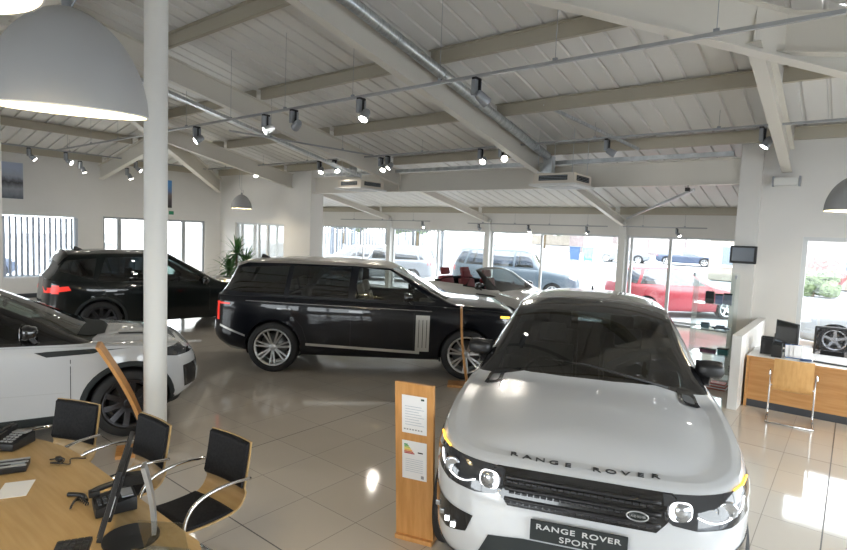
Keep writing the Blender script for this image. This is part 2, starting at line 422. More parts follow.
bm = cladding(-13.5, 9.2, lambda u, v, dz: (u, v, 5.62 + .2 * (v + 3) + dz), (-10.2, -1.5))
hip_clip(bm, [((-13.3, -10, 0), Vector((-1, 1, 0)).normalized()), ((8.8, -10, 0), Vector((1, 1, 0)).normalized())])
link('roof_sheeting', bm, CLAD, roof)
bm = cladding(-16.3, 4.2, lambda u, v, dz: (u, v, 5.62 - .2 * v + dz), (7.2, 12.5))
link('roof_sheeting', bm, CLAD, roof)
def ibeam(p, q, h, b, tf=0.014, tw=0.01, m=STEEL, name='rafter', hb=None):
    """I-section whose TOP is the line p-q; web vertical"""
    p, q = Vector(p), Vector(q); bm = new_bm(); d = (q - p).normalized(); side = d.cross(Vector((0, 0, 1))).normalized(); up = side.cross(d)
    def pl(c, w_, h_):
        bar(bm, p + up * c, q + up * c, w_, h_)
    pl(-tf / 2, b, tf); pl(-h + tf / 2, b, tf); pl(-h / 2, tw, h - 2 * tf)
    return link(name, bm, m, roof)
def rafter_line(P, Q, h=0.42, b=0.15):
    P = Vector((*P, RZ(*P) - 0.22)); Q = Vector((*Q, RZ(*Q) - 0.22)); return ibeam(P, Q, h, b)
for x in (-8.9, -4.4, 0.0, 4.4):
    y0 = max(-1.45, -1.5 + max(0, -4.8 - x), -1.5 + max(0, x - 0.3))
    rafter_line((x, y0), (x, 6.97)); 
    yn = -3 - y0
    rafter_line((x, yn), (x, -9.97))
for y in (-1.5, 2.85, -5.85):
    rafter_line((0.3 + abs(y + 1.5), y), (8.75, y)); rafter_line((-4.8 - abs(y + 1.5), y), (-13.25, y))
for cx, cy, ex, ey in ((0.3, -1.5, 8.7, 6.9), (0.3, -1.5, 8.7, -9.9), (-4.8, -1.5, -13.2, 6.9), (-4.8, -1.5, -13.2, -9.9)):
    rafter_line((cx, cy), (ex, ey), 0.50, 0.16)
rafter_line((-4.8, -1.5), (0.3, -1.5), 0.45, 0.2)
def purlin(P, Q, drop=0.0):
    P = Vector(P); Q = Vector(Q); bm = new_bm()
    bar(bm, P + Vector((0, 0, -0.10)), Q + Vector((0, 0, -0.10)), 0.012, 0.20)
    d = (Q - P).normalized(); s = d.cross(Vector((0, 0, 1))) * 0.035
    bar(bm, P + Vector((0, 0, -0.006)) + s, Q + Vector((0, 0, -0.006)) + s, 0.07, 0.012)
    bar(bm, P + Vector((0, 0, -0.194)) - s, Q + Vector((0, 0, -0.194)) - s, 0.07, 0.012)
    n = int((Q - P).length / 0.66)
    for k in range(n):
        c = P.lerp(Q, (k + .5) / n) + Vector((0, 0, -0.005)) - s * 1.2
        box(bm, c, (0.03, 0.03, 0.03))
    return link('purlin', bm, PURL, roof)
for y in (-1.2, 0.45, 2.5, 4.5, 6.6):
    xl = -13.3 + (7 - y) + .05; xr = 8.8 - (7 - y) - .05
    xs = [xl] + [x for x in (-8.9, -4.4, 0.0, 4.4) if xl < x < xr] + [xr]
    for a, b in zip(xs[:-1], xs[1:]):
        if b - a > 0.3:
            purlin((a + .08, y, RZ(0, y) - .01 if False else 5.61 - .2 * y), (b - .08, y, 5.61 - .2 * y)); purlin((a + .08, -3 - y, 5.61 - .2 * y), (b - .08, -3 - y, 5.61 - .2 * y))
for d in (0.4, 2.5, 4.5, 6.5):
    for x, sx in ((-13.3 + d, 1), (8.8 - d, -1)):
        z = 4.21 + .2 * d; y0, y1 = -10 + d + .1, 7 - d - .1
        ys = [y0] + [y for y in (-5.85, -1.5, 2.85) if y0 < y < y1] + [y1]
        for a, b in zip(ys[:-1], ys[1:]):
            if b - a > .3: purlin((x, a + .08, z), (x, b - .08, z))
# ring beam between the pillars and the lean-to behind it
bm = new_bm(); box(bm, (-2.1, 7.0, 3.66), (11.6, 0.012, 0.46)); box(bm, (-2.1, 7.0, 3.43), (11.6, 0.18, 0.02)); box(bm, (-2.1, 7.0, 3.89), (11.6, 0.18, 0.02))
for x in (-4.4, 0.0): box(bm, (x, 6.96, 3.66), (0.012, 0.09, 0.44))
link('ring_beam', bm, STEEL, roof)
for x in (-9.4, -4.75, -0.05):
    ibeam((x, 7.05, RZ(0, 7.05) * 0 + 5.40 - .2 * 7.05), (x, 12.2, 5.40 - .2 * 12.2), 0.2, 0.12)
for a, b in ((-16, -9.4), (-9.4, -4.75), (-4.75, -0.05), (-0.05, 4.0)):
    for y in (11.6,): purlin((a + .07, y, 5.61 - .2 * y), (b - .07, y, 5.61 - .2 * y))
for p_, q_ in (((2.9, 7.2, 3.36), (.05, 12.1, 3.0)), ((1.0, 4.5, 4.62), (2.0, 6.6, 4.1))):
    bm = new_bm(); bar(bm, p_, q_, .04, .05); link('brace', bm, GALV, roof)
# white wall closing above the far pillar at left
bm = new_bm(); box(bm, (-11.1, 7.1, 4.2), (4.4, 0.1, 0.2)); struct('trim_7', bm, WALL)

# columns
for (x, y, r_, lab) in ((0.05, -1.68, 0.106, 'round white steel column standing in front of the left white car'), (-5.22, -1.75, 0.13, 'round white steel column at the far left edge of the room')):
    t = thing('column', lab, 'column', (x, y, 0))
    zt = RZ(x, y) - 0.24
    bm = new_bm(); lathe(bm, [(0, 0.0), (r_, 0), (r_, zt - .4), (0, zt - .4)], 28); autosmooth(link('shaft', bm, WHITE, t), 40)
    bm = new_bm(); box(bm, (0, 0, zt - .38), (0.34, 0.34, 0.03)); link('cap_plate', bm, STEEL, t)
    bm = new_bm(); lathe(bm, [(r_ + .001, 0.012), (r_ + .03, 0.012), (r_ + .03, 0.0), (r_ + .001, 0)], 28, closed=True); link('base_ring', bm, GALV, t)

# ------------------------------------------------------------------ vehicles
def lerp_tab(tab, x):
    if x <= tab[0][0]: return tab[0][1]
    for (a, va), (b, vb) in zip(tab[:-1], tab[1:]):
        if x <= b: return va + (vb - va) * (x - a) / (b - a)
    return tab[-1][1]
def smooth_tab(tab, r=0.05):
    def f(x): return sum(wt * lerp_tab(tab, x + o * r) for o, wt in ((-2, .1), (-1, .2), (0, .4), (1, .2), (2, .1)))
    return f
def unit_super(n, nside, nend):
    q = []                                   # quarter from (0,1) to (1,0)
    c = 0.5 ** (1.0 / n)
    for i in range(nside): x = c * i / nside; q.append((x, (1 - x ** n) ** (1 / n)))
    for i in range(nend + 1):
        y = c * (1 - i / nend) ; y = max(y, 0); q.append(((1 - y ** n) ** (1 / n), y))
    pts = [(x, y) for x, y in q] + [(x, -y) for x, y in q[-2::-1]]
    pts += [(-x, -y) for x, y in q[1:]] + [(-x, y) for x, y in q[-2:0:-1]]
    return pts                               # closed loop: +y side mid -> front -> -y side -> rear
def poly_cut(bm, faces_ok, poly, ax, ay):
    """cut the faces accepted by faces_ok along the polygon edges (seen along ax x ay); return the faces inside"""
    ax, ay = Vector(ax), Vector(ay); P = [Vector(p) for p in poly]
    x0, x1 = min(p.x for p in P), max(p.x for p in P); y0, y1 = min(p.y for p in P), max(p.y for p in P)
    def near(f):
        us = [v.co.dot(ax) for v in f.verts]; ws = [v.co.dot(ay) for v in f.verts]
        return max(us) > x0 - .01 and min(us) < x1 + .01 and max(ws) > y0 - .01 and min(ws) < y1 + .01
    nrm = ax.cross(ay)
    for i in range(len(P)):
        a, b = P[i], P[(i + 1) % len(P)]; e = b - a
        m0, m1 = min(a.x, b.x) - .02, max(a.x, b.x) + .02; n0, n1 = min(a.y, b.y) - .02, max(a.y, b.y) + .02
        fs = []
        for f in bm.faces:
            if not near(f) or not faces_ok(f): continue
            us = [v.co.dot(ax) for v in f.verts]; ws = [v.co.dot(ay) for v in f.verts]
            if max(us) > m0 and min(us) < m1 and max(ws) > n0 and min(ws) < n1: fs.append(f)
        if not fs: continue
        no = (ax * e.y - ay * e.x).normalized(); co = ax * a.x + ay * a.y
        geom = list({v for f in fs for v in f.verts}) + list({ed for f in fs for ed in f.edges}) + fs
        bmesh.ops.bisect_plane(bm, geom=geom, plane_co=co, plane_no=no, dist=1e-5)
    def inside(u, w_):
        r = False; n = len(P); j = n - 1
        for i in range(n):
            if (P[i].y > w_) != (P[j].y > w_) and u < (P[j].x - P[i].x) * (w_ - P[i].y) / (P[j].y - P[i].y) + P[i].x: r = not r
            j = i
        return r
    out = []
    for f in bm.faces:
        if faces_ok(f):
            c = f.calc_center_median()
            if inside(c.dot(ax), c.dot(ay)): out.append(f)
    return out
def split_part(bm, faces, name, m, parent, smooth=True, off=0.0):
    nb = bmesh.new(); mp = {}
    for f in faces:
        vs = []
        for v in f.verts:
            if v not in mp: mp[v] = nb.verts.new(v.co + v.normal * off)
            vs.append(mp[v])
        try: nb.faces.new(vs)
        except Exception: pass
    bmesh.ops.delete(bm, geom=faces, context='FACES')
    return link(name, nb, m, parent, smooth)

def wheel_parts(parent, x, y, r, w_, side, style, rimm, rim_r=None):
    """wheel with tyre mesh as the part, rim and brake disc as sub-parts; axle along y"""
    rr = rim_r or r * 0.70
    bm = new_bm(); h = w_ / 2
    prof = [(rr, -h * .8), (rr + .02, -h), (r * .93, -h), (r * .985, -h * .82), (r, -h * .6), (r, h * .6), (r * .985, h * .82), (r * .93, h), (rr + .02, h), (rr, h * .8)]
    lathe(bm, prof, 40, 'Y')
    t = link('wheel', bm, RUBBER, parent); autosmooth(t, 50); t.location = (x, y, r)
    bm = new_bm(); o = side * h
    lathe(bm, [(rr + .004, o * .92), (rr - .018, o * .94), (rr - .03, o * .6), (rr - .03, -o * .8), (rr + .004, -o * .8)], 40, 'Y')
    ns, dbl = style
    for k in range(ns):
        a = 2 * pi * (k + .25) / ns
        for d in ((-.55, .55) if dbl else (0,)):
            ww = (0.016 if dbl else 0.034)
            a1, a0 = a + d * (0.62 if dbl else 0) * .45 * 8 / ns * .8, a + d * .25
            p = Vector((cos(a0) * .05, o * .62, sin(a0) * .05)); q = Vector((cos(a1) * (rr - .012), o * .86, sin(a1) * (rr - .012)))
            bar(bm, p, q, ww * 1.7, 0.02, up=(0, 1, 0))
    lathe(bm, [(0, o * .74), (.04, o * .74), (.065, o * .66), (.07, o * .45), (0, o * .45)], 20, 'Y')
    rim = link('rim', bm, rimm, t, False)
    bm = new_bm(); lathe(bm, [(0, o * .1), (rr * .74, o * .1), (rr * .74, -o * .05), (0, -o * .05)], 28, 'Y'); link('brake_disc', bm, mat('brake_steel', (.18, .18, .18), .35, .8), t)
    return t

def seat(parent, x, y, m, z=0.42, head=True, lean=0.22):
    bm = new_bm(); box(bm, (x + .02, y, z + .06), (.5, .48, .16), bev=.05)
    R_ = Matrix.Rotation(-lean, 4, 'Y')
    vs = box(bm, (0, 0, .31), (.13, .46, .62), bev=.05); bmesh.ops.rotate(bm, cent=(0, 0, 0), matrix=R_, verts=vs); bmesh.ops.translate(bm, vec=(x - .22, y, z + .08), verts=vs)
    if head:
        vs = box(bm, (0, 0, .74), (.10, .27, .19), bev=.04); bmesh.ops.rotate(bm, cent=(0, 0, 0), matrix=R_, verts=vs); bmesh.ops.translate(bm, vec=(x - .22, y, z + .08), verts=vs)
        for s in (-.06, .06):
            p = Vector((0, s, .58)); q = Vector((0, s, .70)); p.rotate(R_); q.rotate(R_)
            tube(bm, [p + Vector((x - .22, y, z + .08)), q + Vector((x - .22, y, z + .08))], .007, 6)
    return autosmooth(link('seat', bm, m, parent), 40)

def build_car(S):
    root = thing(S['name'], S['label'], S['cat'], (S['pos'][0], S['pos'][1], S.get('gz', 0.0)), radians(S['head']), S.get('group'))
    Lf, Lr, W, zb = S['xf'], S['xr'], S['W'] / 2, S.get('zb', 0.24)
    xm, A0 = (Lf + Lr) / 2, (Lf - Lr) / 2
    top = smooth_tab(S['top']); belt = smooth_tab(S['belt'], .1); wr = smooth_tab(S['wr'], .05)
    n = S.get('n', 5.0); hi = S.get('res', 1)
    U = unit_super(n, 52 if hi else 26, 22 if hi else 10)
    nU = len(U)
    # rings: (kind, param)
    rings = []
    # side levels: v fraction, half width factor, front inset, rear inset
    lev = S.get('levels', [(0, .93, .16, .10), (.03, .955, .12, .07), (.10, .975, .05, .02), (.22, .985, .0, .0), (.38, .99, .005, .01), (.52, .993, .02, .02), (.66, 1.0, .035, .03), (.78, 1.0, .05, .04), (.88, .992, .075, .05), (.95, .975, .11, .055), (1.0, .95, .15, .06)])
    def htop(x, y, wb_):
        return top(x)
    for s in (0.0, .5, .9): rings.append(('under', s))
    for l in lev: rings.append(('side', l))
    for g in (.0, .16, .34, .52, .70, .86, 1.0): rings.append(('glass', g))
    for s in (.93, .8, .62, .42, .2, 0.0): rings.append(('roof', s))
    iw = .945; taper = S.get('taper', 0.0)
    def co(kind, p, u):
        xi, eta = U[u]; sg = 1 if eta >= 0 else -1
        if kind == 'under':
            x = xm + (A0 - .2) * xi; return Vector((x, W * .9 * p * eta, zb))
        if kind == 'side':
            v, wf, fi, ri = p
            x = xm + A0 * xi; 
            if xi > 0: x -= fi * abs(xi) ** 6
            else: x += ri * abs(xi) ** 6
            yy = W * wf * eta
            if S.get('hips'):
                for hx, hw, amp in S['hips']: yy *= 1 + amp * math.exp(-((x - hx) / hw) ** 2) * max(0, sin(pi * min(1, v * 1.1)))
            B = belt(x); zz0 = zb
            if S.get('over'): zz0 = zb + max(0, (x - (Lf - .75)) * S['over'][0]) + max(0, ((Lr + .8) - x) * S['over'][1])
            return Vector((x, yy, zz0 + (B - zz0) * v))
        fi, ri = lev[-1][2], lev[-1][3]
        if kind == 'glass':
            k = p; ins = .015 + .05 * k
            x = xm + (A0 - ins * .6) * xi
            if xi > 0: x -= (fi + ins) * abs(xi) ** 6
            else: x += (ri + ins * .6 + S.get('rtuck', 0) * k) * abs(xi) ** 6
            B = belt(x); T = top(x); wb_ = W * iw - .01; w1 = min(wr(x), wb_ - .02)
            wk = wb_ + (w1 - wb_) * k + .035 * sin(pi * k) * min(1, max(0, (T - B) / .4))
            ze = max(B + .004, T - S.get('edge', .07))
            hood = min(1.0, max(0.0, (T - B - .12) / .25))
            kk = k ** (1.0) * hood + (1 - hood) * (1 - (1 - k) ** 2)
            return Vector((x, wk * eta, B + .008 * min(1, k * 6) + (ze - B - .008) * kk))
        s = p
        ins = .065 + .25 * (1 - s)
        x = xm + (A0 - .04 - .12 * (1 - s)) * xi
        if xi > 0: x -= (fi + .065 + .22 * (1 - s)) * abs(xi) ** 6
        else: x += (ri + .04 + S.get('rtuck', 0) + .03 * (1 - s)) * abs(xi) ** 6
        B = belt(x); T = top(x); w1 = min(wr(x), W * iw - .03)
        ze = max(B + .004, T - S.get('edge', .07))
        return Vector((x, w1 * s * eta, T - (T - ze) * abs(s) ** S.get('crown', 2.6)))
    bm = bmesh.new(); V = [[bm.verts.new(co(k, p, u)) for u in range(nU)] for k, p in rings]
    for a, b in zip(V[:-1], V[1:]):
        for u in range(nU):
            try: f = bm.faces.new((a[(u + 1) % nU], a[u], b[u], b[(u + 1) % nU])); f.smooth = True
            except Exception: pass
    bmesh.ops.remove_doubles(bm, verts=bm.verts, dist=0.0006)
    bmesh.ops.dissolve_degenerate(bm, edges=bm.edges, dist=0.0004)
    bmesh.ops.recalc_face_normals(bm, faces=bm.faces)
    bm.normal_update()
    bvh = BVHTree.FromBMesh(bm)
    S['bvh'] = bvh
    # --- wheel arches
    wb2 = S['wb'] / 2; r = S['r']; ar = r + S.get('gap', .05)
    for cx in (wb2, -wb2):
        for sg in (1, -1):
            ok = lambda f, sg=sg: f.calc_center_median().y * sg > W - .40 and f.calc_center_median().z < r + ar + .02
            poly = [(cx + ar * cos(2 * pi * k / 28), r + ar * sin(2 * pi * k / 28)) for k in range(28)]
            fs = poly_cut(bm, ok, poly, (1, 0, 0), (0, 0, 1))
            bmesh.ops.delete(bm, geom=fs, context='FACES')
    bm.normal_update()
    parts = []
    # --- glass
    zc = lambda f: f.calc_center_median()
    tint = S.get('glass', GLASS_DARK)
    def ok_side(f): c = zc(f); return abs(f.normal.y) > .45 and c.z > belt(c.x) - .03
    if not S.get('open'):
        for sg in (1, -1):
            for i, (poly, gm) in enumerate(S['side_windows']):
                ok = lambda f, sg=sg: f.normal.y * sg > .35 and zc(f).z > belt(zc(f).x) + .0
                fs = poly_cut(bm, ok, poly, (1, 0, 0), (0, 0, 1))
                if fs: parts.append(split_part(bm, fs, 'side_window', gm or tint, root)); bm.normal_update()
    ws = S['windshield']
    ok = lambda f: f.normal.z > .25 and f.normal.x > .12 and ws[0][0] - .4 < zc(f).x < ws[1][0] + .3
    (xa, ya), (xb, yb) = ws            # header x, half width; cowl x, half width
    bow = S.get('bow', .10)
    poly = [(xa + bow * .5 * (1 - (t / ya) ** 2), t) for t in (-ya, -ya * .5, 0, ya * .5, ya)] + [(xb + bow * (1 - (t / yb) ** 2), t) for t in (yb, yb * .6, yb * .25, -yb * .25, -yb * .6, -yb)]
    fs = poly_cut(bm, ok, poly, (1, 0, 0), (0, 1, 0))
    if fs: parts.append(split_part(bm, fs, 'windscreen', S.get('wglass', tint), root)); bm.normal_update()
    if S.get('rear_window') and not S.get('open'):
        ok = lambda f: f.normal.x < -.3 and zc(f).z > 1.0
        fs = poly_cut(bm, ok, S['rear_window'], (0, 1, 0), (0, 0, 1))
        if fs: parts.append(split_part(bm, fs, 'rear_window', tint, root)); bm.normal_update()
    if S.get('open'):
        # cut away the roof behind the windscreen frame
        ok = lambda f: zc(f).z > belt(zc(f).x) - .0
        fs = poly_cut(bm, ok, S['open'], (1, 0, 0), (0, 0, 1))
        bmesh.ops.delete(bm, geom=fs, context='FACES')
        ok = lambda f: zc(f).z > belt(zc(f).x) + .0 and f.normal.y ** 2 > .1
        for poly in S.get('open_side', []):
            fs = poly_cut(bm, ok, poly, (1, 0, 0), (0, 0, 1)); bmesh.ops.delete(bm, geom=fs, context='FACES')
        bm.normal_update()
    # --- second colour zones stay parts of their own
    for nm, mm, okf, poly, ax, ay in S.get('zones', []):
        fs = poly_cut(bm, okf, poly, ax, ay)
        if fs: parts.append(split_part(bm, fs, nm, mm, root)); bm.normal_update()
    body = link('body', bm, S['paint'], root, True)
    autosmooth(body, 48)
    # --- surface patches
    def patch(name, poly, m, view, off=.004, grid=.05, thick=0.0, both=False, rot=0.0, parent=None):
        """a plate following the body: poly in the view plane; view = 'side+','side-','front','rear','top' """
        res = []
        vv = {'front': ((0, 1, 0), (0, 0, 1), (1, 0, 0)), 'rear': ((0, 1, 0), (0, 0, 1), (-1, 0, 0)), 'side': ((1, 0, 0), (0, 0, 1), (0, 1, 0)), 'top': ((1, 0, 0), (0, 1, 0), (0, 0, 1)),
              'corner': ((-.7, .714, 0), (0, 0, 1), (.714, .7, 0)), 'rcorner': ((.7, .714, 0), (0, 0, 1), (-.714, .7, 0)), 'hoodf': ((0, 1, 0), (-.8, 0, .6), (.6, 0, .8))}[view]
        for sg in ((1, -1) if both else (1,)):
            ax, ay, d = [Vector(a) for a in vv]
            b = bmesh.new(); vs = [b.verts.new((p[0], p[1], 0)) for p in poly]; b.faces.new(vs)
            bmesh.ops.triangulate(b, faces=b.faces)
            for a in (0, 1):
                lo = min(p[a] for p in poly); up_ = max(p[a] for p in poly); k = math.ceil(lo / grid)
                while k * grid < up_:
                    cc = [0, 0, 0]; cc[a] = k * grid; nn = [0, 0, 0]; nn[a] = 1
                    bmesh.ops.bisect_plane(b, geom=b.verts[:] + b.edges[:] + b.faces[:], plane_co=cc, plane_no=nn); k += 1
            bad = []
            for v in b.verts:
                o = ax * v.co.x + ay * v.co.y + d * 4.0
                hit = bvh.ray_cast(o, -d)
                if hit[0] is None: bad.append(v); continue
                nn = hit[1] if hit[1].dot(d) > 0 else -hit[1]
                v.co = hit[0] + nn * off
                if sg < 0: v.co.y = -v.co.y
            bmesh.ops.delete(b, geom=bad, context='VERTS')
            if sg < 0: bmesh.ops.reverse_faces(b, faces=b.faces)
            b.normal_update()
            if thick:
                b.normal_update(); bmesh.ops.solidify(b, geom=b.faces[:], thickness=-thick)
            o = link(name, b, m, parent or root, True); autosmooth(o, 40); res.append(o)
        return res
    S['patch'] = patch
    for a in S.get('patches', []): patch(*a[0], **a[1])
    # wheel-arch liners and lips
    for cx in (wb2, -wb2):
        for sg in (1, -1):
            b = new_bm(); seg = 24; y1 = W * .985 * sg; y0 = (W - .36) * sg
            P = [(cx + (ar + .004) * cos(a), r + (ar + .004) * sin(a)) for a in [radians(-28 + 236 * k / seg) for k in range(seg + 1)]]
            ed = []
            for (px_, pz) in P:
                hit = bvh.ray_cast(Vector((px_, 3 * sg, max(pz, zb + .03))), Vector((0, -sg, 0)))
                yy = hit[0].y if hit[0] is not None else y1
                ed.append(yy)
            pts = [(p, q) for p, q in P if q > .0]
            A_ = [(b.verts.new((p, ed[i] - sg * .004, max(q, zb - .02))), b.verts.new((p, y0, max(q, zb - .02)))) for i, (p, q) in enumerate(P)]
            for s_, t_ in zip(A_[:-1], A_[1:]): b.faces.new((s_[0], t_[0], t_[1], s_[1]))
            try: b.faces.new([a[1] for a in A_])
            except Exception: pass
            link('wheel_arch_liner', b, TRIM, root)
            lw = S.get('lip', 0)
            if lw:
                b = new_bm(); rows = []
                for k in range(seg + 1):
                    a = radians(-20 + 220 * k / seg); row = []
                    for dr in (0, lw * .5, lw):
                        px_, pz = cx + (ar - .003 + dr) * cos(a), r + (ar - .003 + dr) * sin(a)
                        hit = bvh.ray_cast(Vector((px_, 3 * sg, max(pz, zb + .02))), Vector((0, -sg, 0)))
                        yy = hit[0].y if hit[0] is not None else y1
                        row.append(b.verts.new((px_, yy + sg * (.012 if dr < lw else .003), max(pz, zb + .01))))
                    rows.append(row)
                for s_, t_ in zip(rows[:-1], rows[1:]):
                    for j in (0, 1): b.faces.new((s_[j], s_[j + 1], t_[j + 1], t_[j]))
                autosmooth(link('wheel_arch_trim', b, S.get('lipm', MBLACK), root), 40)
    for cx in (wb2, -wb2):
        for sg in (1, -1):
            wheel_parts(root, cx, sg * (W - .135), r, .25, sg, S.get('spokes', (7, True)), S.get('rimm', ALLOY), S.get('rim_r'))
    # underbody
    b = new_bm(); box(b, (xm, 0, zb + .02), (A0 * 1.7, W * 1.05, .05)); 
    if hi: link('underbody', b, TRIM, root)
    else: b.free()
    # cabin
    if S.get('cabin', True):
        b = new_bm(); xa_, xb_ = S.get('cabin_x', (-1.7, .75))
        box(b, ((xa_ + xb_) / 2, 0, .40), (xb_ - xa_, W * 1.72, .06))
        link('cabin_floor', b, TRIM, root)
        cw, cz = ws[1][0], belt(ws[1][0])
        b = new_bm(); box(b, (cw - .28, 0, cz - .19), (.34, W * 1.60, .26), bev=.06)
        box(b, (cw - .02, 0, cz - .16), (.3, W * 1.5, .2), bev=.05); autosmooth(link('dashboard', b, S.get('dash', TRIM), root), 40)
        sm = S.get('seatm', TRIM); dy = S.get('rhd', -1) * .38
        b = new_bm(); c0 = Vector((cw - .52, dy, cz - .10))
        ring = [c0 + Matrix.Rotation(radians(-25), 3, 'Y') @ Vector((0, .185 * cos(2 * pi * k / 20), .185 * sin(2 * pi * k / 20))) for k in range(20)]
        tube(b, ring, .015, 8, closed=True)
        for k in (0, 7, 13): tube(b, [c0, ring[k]], .012, 6)
        tube(b, [c0, c0 + Vector((.25, 0, -.12))], .025, 8); link('steering_wheel', b, TRIM, root)
        for s_ in (-1, 1): seat(root, cw - 1.05, s_ * .38, sm, z=cz - .62 + S.get('seat_up', 0))
        for s_ in (-1, 1): seat(root, cw - 1.05 - S.get('row', .9), s_ * .36, sm, z=cz - .60 + S.get('seat_up', 0))
        if not S.get('open'):
            b = new_bm(); box(b, (ws[0][0] + .12, 0, top(ws[0][0]) - .14), (.03, .22, .07), bev=.01); link('rear_view_mirror', b, BLACK, root)
    # door mirrors
    if S.get('mirror'):
        mx, my, mz, mm = S['mirror']
        for sg in (1, -1):
            b = new_bm()
            vs = bmesh.ops.create_cube(b, size=1.0)['verts']; bmesh.ops.subdivide_edges(b, edges=b.edges[:], cuts=5, use_grid_fill=True); vs = b.verts[:]
            for v in vs: p_ = v.co * 2; q_ = (abs(p_.x) ** 3.2 + abs(p_.y) ** 3.2 + abs(p_.z) ** 3.2) ** (1 / 3.2); v.co = Vector((p_.x / q_ * .075, p_.y / q_ * .125 * S.get('mscale', 1), p_.z / q_ * .085 * S.get('mscale', 1)))
            for v in vs:
                if v.co.x > 0: v.co.z *= .8; v.co.y *= .92
            bmesh.ops.translate(b, vec=(mx, sg * (my - .125), mz), verts=vs)
            t = autosmooth(link('door_mirror', b, mm, root), 40)
            b = new_bm(); bar(b, (mx + .01, sg * (my - .16), mz - .06), (mx + .05, sg * (W * .90), mz - .11), .09, .035); link('mirror_arm', b, BLACK, t)
            b = new_bm(); box(b, (mx - .068, sg * (my - .125), mz), (.008, .20, .12), bev=.002); link('mirror_glass', b, mat('mirror_dark', (.25, .26, .28), .08, 1.0), t)
    if S.get('fin'):
        b = new_bm(); fx = S['fin']; z = top(fx)
        vs = [b.verts.new(c) for c in ((fx - .09, -.02, z - .004), (fx + .09, -.015, z - .004), (fx + .09, .015, z - .004), (fx - .09, .02, z - .004), (fx - .08, 0, z + .06), (fx - .04, 0, z + .062))]
        for f in ((0, 1, 5, 4), (2, 3, 4, 5), (1, 2, 5), (3, 0, 4), (0, 3, 2, 1)): b.faces.new([vs[i] for i in f])
        link('roof_aerial', b, BLACK, root)
    return root, S

GLASS_DARK = glass('dark_car_glass', (0.10, 0.115, 0.12), 0.07)
GLASS_MID = glass('green_tinted_glass', (0.42, 0.50, 0.47), 0.06)
GLASS_SHIELD = glass('windscreen_glass', (0.50, 0.58, 0.56), 0.05)
WPAINT = mat('white_car_paint', (0.53, 0.545, 0.565), 0.25, 0, 1.0, back=(.02, .02, .022))
BPAINT = mat('black_car_paint', (0.003, 0.004, 0.007), 0.3, 0, .7, spec=.15, back=(.02, .02, .022))
GPAINT = mat('dark_green_black_paint', (0.003, 0.006, 0.006), 0.3, 0, .9, spec=.15, back=(.02, .02, .022))
SPAINT = mat('silver_white_paint', (0.62, 0.60, 0.57), 0.25, 0.15, 1.0, back=(.02, .02, .022))
RPAINT = mat('red_car_paint', (0.30, 0.022, 0.035), 0.3, 0, 1.0, back=(.02, .02, .022))
NPAINT = mat('navy_car_paint', (0.03, 0.05, 0.10), 0.3, 0, 1.0, back=(.02, .02, .022))
GLOSSB = mat('gloss_black_trim', (0.008, 0.008, 0.009), 0.15, 0, .8)
LAMPG = mat('dark_lamp_glass', (0.03, 0.032, 0.036), 0.06, 0, 1.0)
LAMPS = mat('lamp_reflector', (0.55, 0.58, 0.62), 0.12, .85)
DRL = mat('lit_white_running_light', (1, 1, 1), .4, emit=(.93, .96, 1), estr=1.5)
AMBER = mat('lit_amber_indicator', (1, .55, .1), .4, emit=(1, .50, .04), estr=1.3)
TAIL = mat('lit_red_tail_lamp', (.55, .02, .015), .3, emit=(1, .05, .03), estr=.28)
LETTER = mat('black_lettering', (0.02, .022, .026), .35)
LETTERS = mat('silver_lettering', (0.62, .63, .64), .35, .3)
CREAMT = mat('cream_seat_leather', (0.35, 0.31, 0.26), .6)
REDT = mat('dark_red_seat_leather', (0.20, 0.015, 0.02), .55)

def ring_curve(parent, name, c, ry, rz, tilt, m, rad=.012, sq=3.0, seg=28):
    b = new_bm(); pts = []
    for k in range(seg):
        a = 2 * pi * k / seg; ca, sa = cos(a), sin(a)
        y = ry * (abs(ca) ** (2 / sq)) * (1 if ca > 0 else -1); z = rz * (abs(sa) ** (2 / sq)) * (1 if sa > 0 else -1)
        pts.append(Vector(c) + Matrix.Rotation(tilt, 3, 'Z') @ Vector((0, y, z)))
    tube(b, pts, rad, 8, closed=True); return link(name, b, m, parent, True)
def strip(poly_line, wd):
    """thin polygon along a 2D polyline"""
    L_, R_ = [], []
    P = [Vector(p) for p in poly_line]
    for i, p in enumerate(P):
        d = (P[min(i + 1, len(P) - 1)] - P[max(i - 1, 0)]).normalized(); nn = Vector((-d.y, d.x)) * wd / 2
        L_.append(tuple(p + nn)); R_.append(tuple(p - nn))
    return L_ + R_[::-1]
def seams(patch, lines, wd=.007):
    for ln in lines:
        for sg in (1,): patch('panel_gap', strip(ln, wd), TRIM, 'side', off=.0012, grid=.08, both=True)

